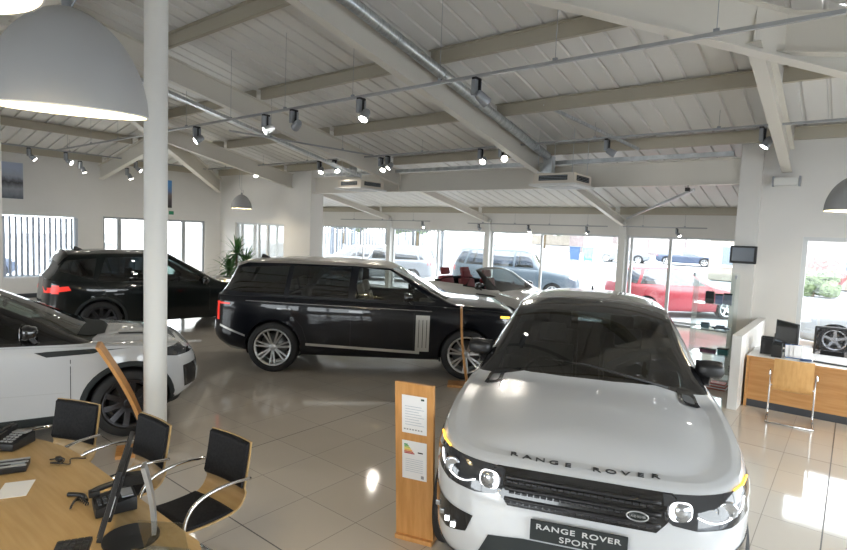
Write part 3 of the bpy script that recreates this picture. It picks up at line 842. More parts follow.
# ---- white two-tone sports utility car in the foreground -----------------
sp = dict(name='sport_utility_car', label='white sport utility car with black roof facing the camera in the foreground', cat='car',
    pos=(3.496, 0.818), head=-68.9, xf=2.36, xr=-2.41, W=2.0, wb=2.92, r=.385, zb=.27, over=(.06, .12), n=5.6,
    top=[(-2.45, 1.05), (-2.38, 1.12), (-2.22, 1.52), (-2.08, 1.67), (-1.7, 1.715), (-1.0, 1.74), (-.35, 1.735), (-.10, 1.695), (.05, 1.64), (.86, 1.225), (1.0, 1.19), (1.4, 1.16), (1.9, 1.095), (2.08, 1.05), (2.3, .985)],
    belt=[(-2.4, 1.16), (-1.5, 1.17), (0, 1.14), (.9, 1.13), (1.5, 1.09), (2.0, 1.02), (2.3, .955)],
    wr=[(-2.4, .66), (-1.8, .68), (0, .70), (.8, .80), (1.2, .82), (2.2, .78)],
    hips=((1.46, .5, .012), (-1.46, .55, .02)), rtuck=.2,
    windshield=((-.02, .63), (.80, .735)), bow=.12, wglass=glass('windscreen_dark_glass', (.30, .345, .335), .05),
    side_windows=[([(.05, 1.20), (.10, 1.56), (-.02, 1.60), (-.62, 1.655), (-.72, 1.20)], None), ([(-.80, 1.20), (-.70, 1.655), (-1.45, 1.64), (-1.55, 1.22)], None), ([(-1.62, 1.23), (-1.52, 1.63), (-1.95, 1.58), (-2.1, 1.32)], None)],
    rear_window=[(-.6, 1.22), (.6, 1.22), (.52, 1.58), (-.52, 1.58)], cabin_x=(-1.7, .6),
    paint=WPAINT, spokes=(5, True), rimm=DALLOY, mirror=(.50, 1.08, 1.30, BLACK), mscale=.88, fin=-1.9, gap=.045,
    zones=[('roof', GLOSSB, lambda f: f.calc_center_median().z > 1.16 and f.calc_center_median().x < .93, [(.90, 1.168), (.80, 1.27), (.3, 1.9), (-2.5, 1.9), (-2.5, 1.62), (-2.3, 1.18), (-1.5, 1.175), (0, 1.165), (.5, 1.165)], (1, 0, 0), (0, 0, 1))],
    patches=[
        (('grille', [(-.46, .83), (-.40, .765), (.40, .765), (.46, .83), (.50, .94), (.48, .955), (-.48, .955), (-.50, .94)], GLOSSB, 'front'), dict(off=.006)),
        (('lower_intake', [(-.62, .34), (.62, .34), (.50, .58), (.3, .60), (-.3, .60), (-.50, .58)], MBLACK, 'front'), dict(off=.004)),
        (('fog_lamp_recess', [(.60, .66), (.64, .56), (.78, .52), (.93, .56), (.955, .72), (.80, .68)], GLOSSB, 'front'), dict(off=.005, both=True, grid=.03)),
        (('bumper_blade', [(.63, .36), (.92, .42), (.92, .39), (.66, .32)], MBLACK, 'front'), dict(off=.005, both=True, grid=.04)),
    ])
car, sp = build_car(sp); P_ = sp['patch']; bv = sp['bvh']
# head lamps wrap the corners
def hitp(y, z, d=(1, 0, 0), off=.0):
    d = Vector(d); h = bv.ray_cast(Vector((0, y, z)) + d * 5, -d); return h[0] + h[1] * off if h[0] is not None else Vector((2.3, y, z))
hl = [(.43, .95), (.44, .84), (.48, .815), (.60, .80), (.78, .815), (.90, .86), (.955, .93), (.97, 1.01), (.93, 1.0), (.80, .975), (.62, .96)]
lamps = P_('head_lamp', hl, LAMPG, 'front', off=.006, grid=.03, both=True)
for i, sg in enumerate((1, -1)):
    c = hitp(sg * .515, .885, off=.022)
    t = ring_curve(lamps[i], 'running_light_ring', c, (.056), .050, sg * .22, DRL, .0048)
    b = new_bm(); lathe(b, [(0, -.004), (.045, -.002), (.052, .01), (0, .006)], 20, 'X', c); link('lamp_projector', b, LAMPS, lamps[i], True)
    pts = [hitp(sg * y, z, off=.012) for y, z in ((.60, .865), (.66, .845), (.72, .845), (.78, .865), (.83, .895), (.855, .94))]
    b = new_bm(); tube(b, arc_pts(pts, 4), .0038, 6); link('running_light_strip', b, DRL, lamps[i], True)
    pts = [hitp(sg * y, z, off=.010) for y, z in ((.80, .975), (.86, .985), (.90, .998))]
    b = new_bm(); tube(b, pts, .006, 6); link('indicator_strip', b, AMBER, lamps[i], True)
    c2 = hitp(sg * .76, .90, off=.006)
    b = new_bm(); lathe(b, [(0, .004), (.03, .006), (.047, .012), (.05, .0), (0, -.004)], 20, 'X', c2); link('lamp_projector', b, LAMPS, lamps[i], True)
    # fog lamps
    for k in range(4):
        c3 = hitp(sg * (.72 + .045 * k), .565 + .012 * k, off=.012)
        b = new_bm(); box(b, c3, (.012, .03, .03), bev=.004); link('fog_lamp', b, DRL if k < 2 else LAMPS, car)
    # bonnet vents
    vp_ = [(.85, .66), (1.04, .665), (1.09, .69), (1.10, .77), (1.06, .80), (.88, .79), (.84, .76)]
    o = P_('bonnet_vent', [(x, y * sg) for x, y in vp_][::sg], GLOSSB, 'top', off=.006, grid=.04, thick=.0)[0]
    P_('vent_mesh', [(x * .55 + .45 * .98, (y * .55 + .45 * .73) * sg) for x, y in vp_][::sg], mat('vent_grey', (.16, .17, .18), .4, .5), 'top', off=.010, grid=.04, parent=o)
# grille texture: three wavy perforated bars and the badge
for k, z in enumerate((.805, .855, .905)):
    pts = [hitp(y, z + .002 * (k - 1), off=.014) for y in [(-.42 + .84 * j / 24) for j in range(25)]]
    b = new_bm(); tube(b, pts, .011, 6); link('grille_bar', b, mat('satin_black', (.018, .018, .02), .3), car, True)
for row in range(3):
    b = new_bm()
    for j in range(22):
        y = -.40 + .80 * (j + .5 * (row % 2)) / 22; c = hitp(y, .785 + .05 * row + .003, off=.010)
        box(b, c, (.01, .03, .012), bev=.003)
    link('grille_mesh', b, mat('grille_grey', (.05, .05, .055), .35, .5), car)
c = hitp(.30, .835, off=.028); b = new_bm()
vs = lathe(b, [(0, .004), (.9, .003), (1, -.004), (0, -.004)], 24, 'X'); bmesh.ops.scale(b, vec=(1, .055, .026), verts=b.verts); bmesh.ops.translate(b, vec=c, verts=b.verts)
badge = link('oval_badge', b, mat('badge_dark', (.015, .02, .018), .3), car, True)
ring_curve(badge, 'badge_rim', c + Vector((.004, 0, 0)), .055, .026, 0, SILVER, .004, 2.0)
MF = Matrix(((0, 0, 1, 0), (1, 0, 0, 0), (0, 1, 0, 0), (0, 0, 0, 1)))          # text plane -> facing +x
text_obj('badge_lettering', 'LAND ROVER', .017, SILVER, badge, Matrix.Translation(c + Vector((.007, 0, 0))) @ MF, .0015, 1.0, .8)
# registration plate
c = hitp(0, .69, off=.0) + Vector((.03, 0, 0)); c.z = .675
b = new_bm(); box(b, c, (.014, .52, .115), bev=.004); pl = link('number_plate', b, MBLACK, car)
for wd_, yo in (('RANGE', -.122), ('ROVER', .122)): text_obj('plate_word', wd_, .042, LETTERS, pl, Matrix.Translation(c + Vector((.009, yo, .024))) @ MF, .0012, 1.12, 1.45, .0006)
text_obj('plate_model_lettering', 'SPORT', .046, LETTERS, pl, Matrix.Translation(c + Vector((.009, 0, -.028))) @ MF, .0012, 1.1, 1.35, .0004)
# bonnet lettering follows the leading edge
txt = 'RANGE ROVER'; wid = .80
for i, ch in enumerate(txt):
    if ch == ' ': continue
    y = -wid / 2 + wid * i / (len(txt) - 1)
    h = bv.ray_cast(Vector((2.165 - .05 * (y / .5) ** 2, y, 3)), Vector((0, 0, -1)))
    co_, no = h[0], h[1] if h[1].z > 0 else -h[1]
    hx = Vector((0, 1, 0)); hx = (hx - no * hx.dot(no)).normalized()
    an = .10 * y / .5; hx = (Matrix.Rotation(-an, 3, 'Z') @ hx); hx = (hx - no * hx.dot(no)).normalized(); hy = no.cross(hx)
    M_ = Matrix((hx, hy, no)).transposed().to_4x4(); M_.translation = co_ + no * .003
    text_obj('bonnet_letter', ch, .058, LETTER, car, M_, .002, 1, 1.38, .0005)
# shut line of the clamshell bonnet and wiper
b = new_bm(); tube(b, [Vector((.88, .60, 1.205)), Vector((.74, .0, 1.285)), Vector((.70, -.35, 1.285))], .009, 6); link('wiper', b, BLACK, car)
sp_b = sp

# ---- long black luxury estate in the middle -------------------------------
win_h = 1.70
rr_ = dict(name='luxury_estate_car', label='long glossy black sport utility car parked side-on with silver wheels', cat='car',
    pos=(-1.14, 2.75), head=38.2, xf=2.50, xr=-2.64, W=2.0, wb=3.10, r=.405, zb=.30, over=(.14, .20), n=6.0, edge=.035, crown=3.5,
    top=[(-2.70, 1.12), (-2.60, 1.20), (-2.44, 1.52), (-2.28, 1.74), (-2.12, 1.775), (-1.5, 1.815), (-.8, 1.83), (0, 1.815), (.22, 1.785), (.38, 1.72), (1.22, 1.275), (1.34, 1.24), (1.7, 1.22), (2.1, 1.20), (2.36, 1.14), (2.5, 1.05)],
    belt=[(-2.6, 1.20), (-1.5, 1.215), (0, 1.19), (1.2, 1.16), (2.0, 1.12), (2.4, 1.06)],
    wr=[(-2.6, .70), (-1.8, .72), (0, .74), (.36, .73), (1.1, .82), (2.4, .84)], rtuck=.22,
    windshield=((.32, .66), (1.20, .77)), bow=.10, wglass=glass('windscreen_grey_glass', (.55, .60, .60), .08),
    side_windows=[([(1.02, 1.235), (.44, 1.605), (.28, 1.70), (-.22, 1.73), (-.25, 1.235)], glass('front_door_glass', (.60, .62, .60), .05)), ([(-.37, 1.235), (-.34, 1.73), (-1.27, 1.715), (-1.32, 1.25)], None), ([(-1.40, 1.25), (-1.34, 1.712), (-2.14, 1.66), (-2.25, 1.57), (-2.44, 1.28)], None)],
    rear_window=[(-.62, 1.24), (.62, 1.24), (.56, 1.62), (-.56, 1.62)], cabin_x=(-2.1, .9), row=1.15, seatm=CREAMT,
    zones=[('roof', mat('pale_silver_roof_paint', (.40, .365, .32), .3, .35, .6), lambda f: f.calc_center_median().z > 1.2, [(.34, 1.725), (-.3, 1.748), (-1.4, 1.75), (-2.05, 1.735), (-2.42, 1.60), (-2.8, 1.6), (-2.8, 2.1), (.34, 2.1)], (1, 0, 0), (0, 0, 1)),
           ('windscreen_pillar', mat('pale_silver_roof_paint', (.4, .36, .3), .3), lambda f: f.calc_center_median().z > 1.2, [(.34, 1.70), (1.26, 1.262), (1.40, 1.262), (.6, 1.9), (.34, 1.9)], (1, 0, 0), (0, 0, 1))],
    paint=BPAINT, spokes=(7, True), rimm=ALLOY, rim_r=.295, mirror=(.60, 1.08, 1.29, GLOSSB), mscale=.9, gap=.045, fin=-1.95,
    patches=[
        (('tail_lamp', [(-2.52, 1.09), (-2.26, 1.09), (-2.26, 1.065), (-2.50, 1.06)], TAIL, 'side'), dict(off=.006, both=True, grid=.04)),
        (('front_door_vent', [(.73, .44), (.95, .44), (.95, 1.02), (.73, 1.02)], mat('satin_silver_vent', (.50, .49, .46), .3, .6), 'side'), dict(off=.010, both=True, grid=.08)),
        (('sill_strip', [(-1.02, .46), (.80, .395), (.80, .44), (-1.02, .50)], mat('satin_silver_vent', (.6, .6, .6), .3), 'side'), dict(off=.008, both=True, grid=.1)),
        (('bumper_strip', [(-2.44, .70), (-2.0, .56), (-2.0, .59), (-2.44, .735)], mat('satin_silver_vent', (.6, .6, .6), .3), 'side'), dict(off=.008, both=True, grid=.05)),
        (('door_moulding', [(-2.0, 1.135), (.98, 1.085), (.98, 1.093), (-2.0, 1.145)], mat('thin_chrome_line', (.45, .46, .48), .2, .9), 'side'), dict(off=.004, both=True, grid=.1)),
        (('roof_moulding', [(-2.1, 1.735), (-1.4, 1.762), (-.3, 1.768), (.26, 1.725), (.26, 1.733), (-.3, 1.776), (-1.4, 1.77), (-2.1, 1.743)], mat('thin_chrome_line', (.45, .46, .48), .2, .9), 'side'), dict(off=.004, both=True, grid=.1)),
    ])
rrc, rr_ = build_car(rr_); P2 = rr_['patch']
P2('tail_lamp', [(-1.19, .80), (-1.13, .80), (-1.13, 1.10), (-1.19, 1.10)], TAIL, 'rcorner', off=.006, grid=.04, both=True)
P2('head_lamp', [(2.10, .90), (2.44, .86), (2.44, 1.02), (2.12, 1.04)], LAMPG, 'side', off=.006, grid=.04, both=True)
P2('indicator_strip', [(2.08, 1.045), (2.30, 1.025), (2.30, .995), (2.08, 1.015)], AMBER, 'side', off=.010, grid=.04, both=True)
for k in range(3): P2('vent_slot', [(.775 + .062 * k, .50), (.785 + .062 * k, .50), (.785 + .062 * k, .95), (.775 + .062 * k, .95)], MBLACK, 'side', off=.013, grid=.1, both=True)
for x in (-.22, -1.36): P2('door_handle', [(x - .12, 1.025), (x + .10, 1.02), (x + .10, 1.05), (x - .12, 1.055)], GLOSSB, 'side', off=.02, grid=.1, both=True)
seams(P2, [[(-.31, .48), (-.31, 1.21)], [(-1.0, .5), (-1.08, .75), (-1.30, 1.0), (-1.36, 1.21)], [(.70, .45), (.70, 1.15)]])
b = new_bm(); tube(b, [Vector((1.2, -.70, 1.25)), Vector((1.05, -.2, 1.33))], .01, 6); link('wiper', b, BLACK, rrc); b = new_bm(); tube(b, [Vector((1.2, .1, 1.27)), Vector((1.02, .5, 1.33))], .01, 6); link('wiper', b, BLACK, rrc)

# ---- dark sports utility car at the far left -------------------------------
ds = dict(name='dark_sport_utility_car', label='dark green-black sport utility car seen side-on behind the white column', cat='car',
    pos=(-6.70, 1.64), head=80, xf=2.35, xr=-2.28, W=1.92, wb=2.74, r=.37, zb=.28, over=(.14, .2), n=5.2,
    top=[(-2.34, 1.05), (-2.22, 1.30), (-2.02, 1.64), (-1.9, 1.70), (-1.2, 1.73), (-.3, 1.725), (.0, 1.69), (.9, 1.17), (1.05, 1.13), (1.6, 1.09), (2.1, 1.02), (2.3, .94)],
    belt=[(-2.3, 1.18), (-1.5, 1.12), (0, 1.06), (1.0, 1.02), (2.0, .95)], wr=[(-2.3, .64), (0, .66), (.9, .78), (2.2, .76)], rtuck=.2,
    windshield=((-.02, .60), (.86, .72)), side_windows=[([(.68, 1.09), (.06, 1.50), (-.1, 1.58), (-.45, 1.60), (-.5, 1.10)], GLASS_MID), ([(-.58, 1.10), (-.55, 1.60), (-1.25, 1.585), (-1.42, 1.15)], None), ([(-1.5, 1.17), (-1.40, 1.57), (-1.9, 1.53), (-2.05, 1.33)], None)],
    rear_window=[(-.6, 1.16), (.6, 1.16), (.5, 1.52), (-.5, 1.52)], paint=GPAINT, spokes=(9, False), rimm=DALLOY, mirror=(.62, 1.06, 1.10, GLOSSB), fin=-1.6, lip=.05,
    patches=[(('tail_lamp', [(-2.26, 1.0), (-1.90, 1.05), (-1.86, .97), (-2.26, .90)], TAIL, 'side'), dict(off=.006, both=True, grid=.04)),
             (('tail_lamp_housing', [(-1.0, .9), (-.86, .9), (-.86, 1.06), (-1.0, 1.06)], TAIL, 'rcorner'), dict(off=.006, both=True, grid=.04)),
             (('head_lamp', [(1.90, .86), (2.28, .82), (2.28, .93), (1.92, .95)], LAMPS, 'side'), dict(off=.006, both=True, grid=.04)),
             (('roof_spoiler', [(-2.0, -.55), (-1.86, -.58), (-1.86, .58), (-2.0, .55)], GLOSSB, 'top'), dict(off=.02, thick=.015))])
_, ds = build_car(ds)
seams(ds['patch'], [[(-.54, .45), (-.54, 1.05)], [(.72, .45), (.72, 1.0)], [(-1.0, .45), (-1.45, 1.1)]])
for x in (-.42, -1.2): ds['patch']('door_handle', [(x - .1, .93), (x + .1, .93), (x + .1, .955), (x - .1, .955)], GLOSSB, 'side', off=.015, grid=.1, both=True)

# ---- white compact sports utility at the left edge ------------------------------
ev = dict(name='compact_utility_car', label='white compact sport utility car with black roof, cut off by the left edge', cat='car',
    pos=(-1.88, -2.62), head=71, xf=2.12, xr=-2.2, W=1.92, wb=2.66, r=.365, zb=.23, over=(.22, .2), n=4.6,
    top=[(-2.28, 1.05), (-2.15, 1.25), (-1.95, 1.46), (-1.85, 1.50), (-1.0, 1.58), (-.2, 1.60), (.0, 1.56), (.15, 1.50), (.98, 1.10), (1.1, 1.08), (1.5, 1.065), (1.85, 1.01), (2.05, .94), (2.15, .88)],
    belt=[(-2.2, 1.20), (-1.2, 1.12), (0, 1.05), (.8, 1.02), (1.4, .985), (1.9, .92), (2.1, .86)], wr=[(-2.2, .56), (-1, .60), (0, .60), (.3, .62), (.98, .74), (2.1, .72)], rtuck=.2,
    windshield=((.08, .56), (.98, .72)), bow=.14, wglass=GLASS_SHIELD,
    side_windows=[([(.55, 1.075), (.10, 1.36), (-.08, 1.44), (-.7, 1.47), (-.8, 1.09)], GLASS_MID), ([(-.9, 1.11), (-.8, 1.47), (-1.6, 1.42), (-1.85, 1.25)], None)],
    rear_window=[(-.5, 1.2), (.5, 1.2), (.45, 1.4), (-.45, 1.4)], paint=WPAINT, spokes=(10, False), rimm=DALLOY, mirror=(.46, 1.03, 1.19, GLOSSB), mscale=.9, lip=.055, gap=.05, dash=TRIM,
    hips=((1.33, .45, .02), (-1.33, .5, .02)),
    zones=[('roof', GLOSSB, lambda f: f.calc_center_median().z > .99 and f.calc_center_median().x < 1.02, [(1.0, 1.035), (.86, 1.16), (.4, 1.9), (-2.3, 1.9), (-2.3, 1.24), (-1.2, 1.125), (0, 1.062), (.6, 1.045)], (1, 0, 0), (0, 0, 1)),
           ('rocker_cladding', MBLACK, lambda f: f.calc_center_median().z < .4, [(-2.0, .1), (2.3, .1), (2.3, .36), (1.75, .34), (1.6, .33), (-1.6, .33), (-2.1, .38)], (1, 0, 0), (0, 0, 1))],
    patches=[(('fender_vent', [(.50, .985), (.60, .935), (1.0, .94), (1.06, .958), (1.35, .965), (1.06, .97), (1.0, .985), (.6, .988)], MBLACK, 'side'), dict(off=.008, both=True, grid=.08)),
             (('cowl_panel', [(.96, -.60), (1.12, -.45), (1.17, 0), (1.12, .45), (.96, .60), (.86, .66), (.95, 0), (.86, -.66)], MBLACK, 'top'), dict(off=.006, grid=.06)),
             (('bumper_vent', [(1.90, .45), (2.03, .47), (2.07, .72), (1.88, .70)], GLOSSB, 'side'), dict(off=.006, both=True, grid=.04)),
             (('bonnet_vent', [(1.25, .44), (1.50, .42), (1.50, .47), (1.26, .49)], MBLACK, 'top'), dict(off=.006, grid=.05)),
             (('bonnet_vent', [(1.25, -.49), (1.26, -.44)][:0] + [(1.26, -.49), (1.50, -.47), (1.50, -.42), (1.25, -.44)], MBLACK, 'top'), dict(off=.006, grid=.05)),
             (('grille', [(-.48, .60), (.48, .60), (.52, .74), (-.52, .74)], GLOSSB, 'front'), dict(off=.006))])
ec, ev = build_car(ev); P4 = ev['patch']
hl = P4('head_lamp', [(.30, .775), (.62, .735), (.78, .75), (.80, .80), (.30, .835)][::-1] if False else [(1.46, .89), (1.80, .825), (2.0, .835), (2.0, .90), (1.84, .935), (1.48, .915)], LAMPG, 'side', off=.007, grid=.04, both=True)
for i, sg in enumerate((1, -1)):
    P4('lamp_reflector', [(1.80, .85), (1.96, .85), (1.94, .895), (1.80, .905)], LAMPS, 'side', off=.012, grid=.04, both=False, parent=hl[0]) if i == 0 else None
seams(P4, [[(.80, .34), (.80, .99)], [(-.75, .34), (-.75, 1.05)]])
P4('door_crease', strip([(-.7, .60), (.75, .56)], .006), mat('panel_shadow_line', (.4, .41, .42), .5), 'side', off=.001, grid=.1, both=True)

# ---- silver-white convertible with red seats --------------------------------
cv = dict(name='convertible_car', label='pale silver convertible with red headrests and its roof down, behind the black car', cat='car',
    pos=(-1.61, 7.36), head=-10.6, xf=2.12, xr=-2.2, W=1.90, wb=2.66, r=.36, zb=.24, over=(.2, .2), n=4.8,
    top=[(-2.28, 1.0), (-2.15, 1.12), (-1.2, 1.16), (-1.0, 1.45), (-.2, 1.58), (.05, 1.56), (.18, 1.52), (.90, 1.12), (1.1, 1.08), (1.5, 1.05), (1.85, .98), (2.05, .90), (2.15, .84)],
    belt=[(-2.2, 1.10), (-1.2, 1.13), (0, 1.09), (.8, 1.05), (1.4, .99), (1.9, .90), (2.1, .84)], wr=[(-2.2, .70), (-1, .62), (0, .60), (.3, .62), (.98, .74), (2.1, .72)],
    windshield=((.12, .54), (.92, .68)), bow=.10, wglass=GLASS_SHIELD, side_windows=[],
    open=[(.02, 1.8), (.02, 1.20), (-.02, 1.14), (-1.15, 1.14), (-1.15, 1.8)], open_side=[[(.03, 1.50), (.03, 1.12), (.62, 1.12)], [(.03, 1.50), (.03, 1.12), (.62, 1.12)]],
    paint=SPAINT, spokes=(7, True), rimm=ALLOY, mirror=(.48, 1.02, 1.15, GLOSSB), lip=.05, seatm=REDT, seat_up=.13, row=.78, cabin_x=(-1.3, .75),
    zones=[('windscreen_frame', GLOSSB, lambda f: f.calc_center_median().z > 1.08 and -.1 < f.calc_center_median().x < 1.0, [(.95, 1.09), (.80, 1.2), (.3, 1.9), (-.1, 1.9), (-.1, 1.10)], (1, 0, 0), (0, 0, 1))],
    patches=[(('fender_vent', [(.40, .96), (.95, .955), (1.05, .975), (.9, .99), (.42, .985)], GLOSSB, 'side'), dict(off=.008, both=True, grid=.08)),
             (('rear_deck_cover', [(-1.5, -.62), (-1.2, -.60), (-1.2, .60), (-1.5, .62)], MBLACK, 'top'), dict(off=.006, grid=.08))])
_, cv = build_car(cv)

# ------------------------------------------------------------------ ceiling fixtures
def track(name, label, p, q, drops, group='suspended lighting tracks'):
    t = thing(name, label, 'lighting track', p, 0, group); p = Vector(p); q = Vector(q)
    b = new_bm(); bar(b, (0, 0, 0), q - p, .036, .034); link('rail', b, mat('grey_track', (.36, .37, .38), .4, .3), t)
    n = drops; d = (q - p)
    for k in range(n):
        c = d * ((k + .5) / n); top_z = RZ(p.x + c.x, p.y + c.y) - .03 - p.z
        b = new_bm(); tube(b, [c + Vector((0, 0, .015)), Vector((c.x, c.y, max(top_z, c.z + .1)))], .0035, 5); box(b, c + Vector((0, 0, .03)), (.05, .03, .03)); link('hanger_wire', b, GREYM, t)
    return t
track('lighting_track', 'long grey lighting track nearest the camera, crossing the whole ceiling', (-11.7, 1.2, 4.17), (6.6, 1.2, 4.17), 12)
track('lighting_track', 'second grey lighting track running in front of the wide ring beam', (-11.7, 5.6, 4.17), (6.6, 5.6, 4.17), 9)
track('lighting_track', 'grey lighting track parallel to the left end wall', (-11.7, -2.5, 4.16), (-11.7, 5.5, 4.16), 5)
track('lighting_track', 'thin track in front of the far glazing, left section', (-11.8, 11.7, 2.78), (-7.0, 11.7, 2.78), 3)
track('lighting_track', 'thin track in front of the far glazing, middle section', (-5.3, 11.7, 2.74), (-.35, 11.7, 2.74), 4)
track('lighting_track', 'thin track in front of the far glazing, right section', (.1, 11.7, 2.75), (2.3, 11.7, 2.75), 2)
track('lighting_track', 'short grey track slanting between the two long tracks', (-4.5, 1.9, 4.2), (-4.0, 5.5, 4.17), 2)

def spot_proto(name, label):
    t = thing(name, label, 'spotlight')
    b = new_bm(); box(b, (0, 0, -.012), (.05, .10, .024)); link('track_adapter', b, BLACK, t)
    b = new_bm(); box(b, (0, 0, -.10), (.045, .12, .15), bev=.004); link('ballast_box', b, GREYM, t)
    b = new_bm(); bar(b, (.035, 0, -.02), (.035, 0, -.20), .012, .03); link('bracket', b, BLACK, t)
    b = new_bm(); lathe(b, [(0, .07), (.036, .07), (.046, .05), (.056, -.07), (.052, -.07), (.048, -.05)], 18); h = autosmooth(link('lamp_head', b, GREYM, t), 40)
    b = new_bm(); lathe(b, [(0, -.060), (.050, -.060), (.050, -.064), (0, -.064)], 18); link('lamp_face', b, BULB, h)
    return t
def place_spot(src, loc, aim, label, rz=0.0, power=55, lit=True):
    t = clone(src, loc, rz, label, 'track spotlights')
    h = [c for c in t.children if c.name.startswith('lamp_head')][0]
    h.location = (.07, 0, -.20)
    d = Vector(aim).normalized(); h.rotation_euler = (-d).to_track_quat('Z', 'Y').to_euler()
    if lit:
        ld = bpy.data.lights.new('spot_beam', 'SPOT'); ld.energy = power; ld.spot_size = radians(70); ld.spot_blend = .6; ld.color = (1, .93, .82); ld.shadow_soft_size = .05
        lo = bpy.data.objects.new('spot_beam', ld); COL.objects.link(lo); lo.parent = t
        lo.location = Vector((.07, 0, -.20)) + d * .09; lo.rotation_euler = (-d).to_track_quat('Z', 'Y').to_euler()
    return t
s0 = spot_proto('track_spotlight', 'x')
SP = [  # x, y, z, aim(local), rz, label, lit
    (-4.45, 1.2, 4.15, (-.2, -.85, -.6), 0, 'lit spotlight on the nearest track, leftmost beside the white column'),
    (-2.28, 1.2, 4.15, (-.35, -.9, -.55), 0, 'lit spotlight on the nearest track hanging left of its grey twin box'),
    (-1.56, 1.2, 4.15, (-.75, .2, -.3), 0, 'spotlight on the nearest track turned sideways with thin lit edge'),
    (-.09, 1.2, 4.15, (.1, -.6, -.9), 0, 'lit spotlight on the nearest track with round bright face, mid ceiling'),
    (1.81, 1.2, 4.15, (.3, .7, -.5), 0, 'spotlight on the nearest track beside the galvanised duct, facing away'),
    (-9.1, 5.6, 4.15, (.4, -.3, -.85), 0, 'small lit spotlight on the second track over the plant'),
    (-6.1, 5.6, 4.15, (.3, -.5, -.8), 0, 'lit spotlight on the second track, left of a close pair'),
    (-5.5, 5.6, 4.15, (.6, -.2, -.6), 0, 'lit spotlight on the second track, right of a close pair'),
    (-3.6, 5.6, 4.15, (-.3, -.6, -.75), 0, 'lit spotlight on the second track above the black car roof, left one'),
    (-3.45, 5.2, 4.05, (.3, -.6, -.8), 0, 'lit spotlight on the second track above the black car roof, right one'),
    (-.95, 5.6, 4.15, (.2, -.8, -.6), 0, 'lit spotlight on the second track left of the dazzling one'),
    (-.45, 5.6, 4.15, (.55, -.82, -.12), 0, 'dazzling round spotlight on the second track pointing straight at the camera'),
    (1.75, 5.6, 4.15, (.7, .3, -.4), 0, 'grey spotlight on the second track right of the ceiling air unit'),
    (4.15, 5.6, 4.15, (-.4, -.2, -.7), 0, 'spotlight on the second track next to the sloping beam at right'),
    (-11.7, .55, 4.14, (.6, -.3, -.6), pi / 2, 'unlit grey spotlight on the left end track near the poster'),
    (-11.7, 1.4, 4.14, (.6, -.7, -.5), pi / 2, 'lit spotlight on the left end track, second from the left'),
    (-11.7, 1.75, 3.95, (.3, -.2, -.9), pi / 2, 'lit dark spotlight hanging low on the left end track'),
    (-11.7, 3.0, 3.9, (.3, -.3, -.9), pi / 2, 'lit dark spotlight left of the white column over the end window'),
    (-11.7, 3.25, 4.14, (.5, -.6, -.5), pi / 2, 'lit spotlight touching the left edge of the white column'),
    (-7.35, 11.7, 2.76, (.3, -.4, -.8), 0, 'small lit spotlight on the thin track over the parked white vans'),
    (-4.85, 11.7, 2.72, (-.5, -.1, -.6), 0, 'small spotlight on the thin middle track beside the glazing post'),
    (-2.95, 11.7, 2.72, (.2, -.4, -.9), 0, 'small grey spotlight at the centre of the thin middle track'),
    (-1.0, 11.7, 2.72, (-.5, -.3, -.5), 0, 'small spotlight at the right end of the thin middle track'),
    (1.55, 11.7, 2.73, (.5, -.3, -.6), 0, 'dark spotlight on the thin right track over the glazing mullion')]
for i, (x, y, z, a, rz, lab) in enumerate(SP):
    lit = not any(k in lab for k in ('facing away', 'unlit', 'grey spotlight', 'dark spotlight on the thin', 'next to the sloping'))
    t = place_spot(s0, (x, y, z), a, lab, rz, 32 if y < 7 else 14, lit)
    t.scale = (.85,) * 3 if y > 7 else (1.2,) * 3
for c in list(s0.children_recursive) + [s0]: bpy.data.objects.remove(c)

# galvanised ducts and conduit
b = new_bm()
pts = [(0.24, y, 5.29 - .2 * y) for y in (-1.2, 1.0, 3.2, 5.0, 6.3)]
t = thing('air_duct', 'galvanised round duct running down beside the central sloping roof beam', 'duct', (0, 0, 0))
tube(b, [Vector(p) for p in pts], .085, 16); link('duct_pipe', b, GALV, t)
for k in range(7):
    b = new_bm(); y = -.6 + k * 1.05; tube(b, [Vector((0.24, y, 5.29 - .2 * y)), Vector((0.24, y + .05, 5.28 - .2 * y))], .092, 16); link('duct_collar', b, GALV, t)
b = new_bm(); box(b, (0.24, 6.42, 3.86), (.20, .16, .34), bev=.01); box(b, (.10, 6.42, 3.8), (.10, .14, .2), bev=.01); link('duct_elbow', b, GALV, t)
t = thing('air_duct', 'slim galvanised channel beside the left sloping roof beam', 'duct', (0, 0, 0))
b = new_bm(); bar(b, (-4.55, -1.0, 5.02), (-4.55, 5.6, 3.70), .12, .06); link('duct_pipe', b, GALV, t)
t = thing('cable_conduit', 'galvanised conduit fixed along the front of the ring beam', 'conduit', (0, 0, 0))
b = new_bm(); bar(b, (-7.2, 6.80, 3.95), (3.6, 6.80, 3.95), .05, .08); link('conduit_pipe', b, GALV, t)

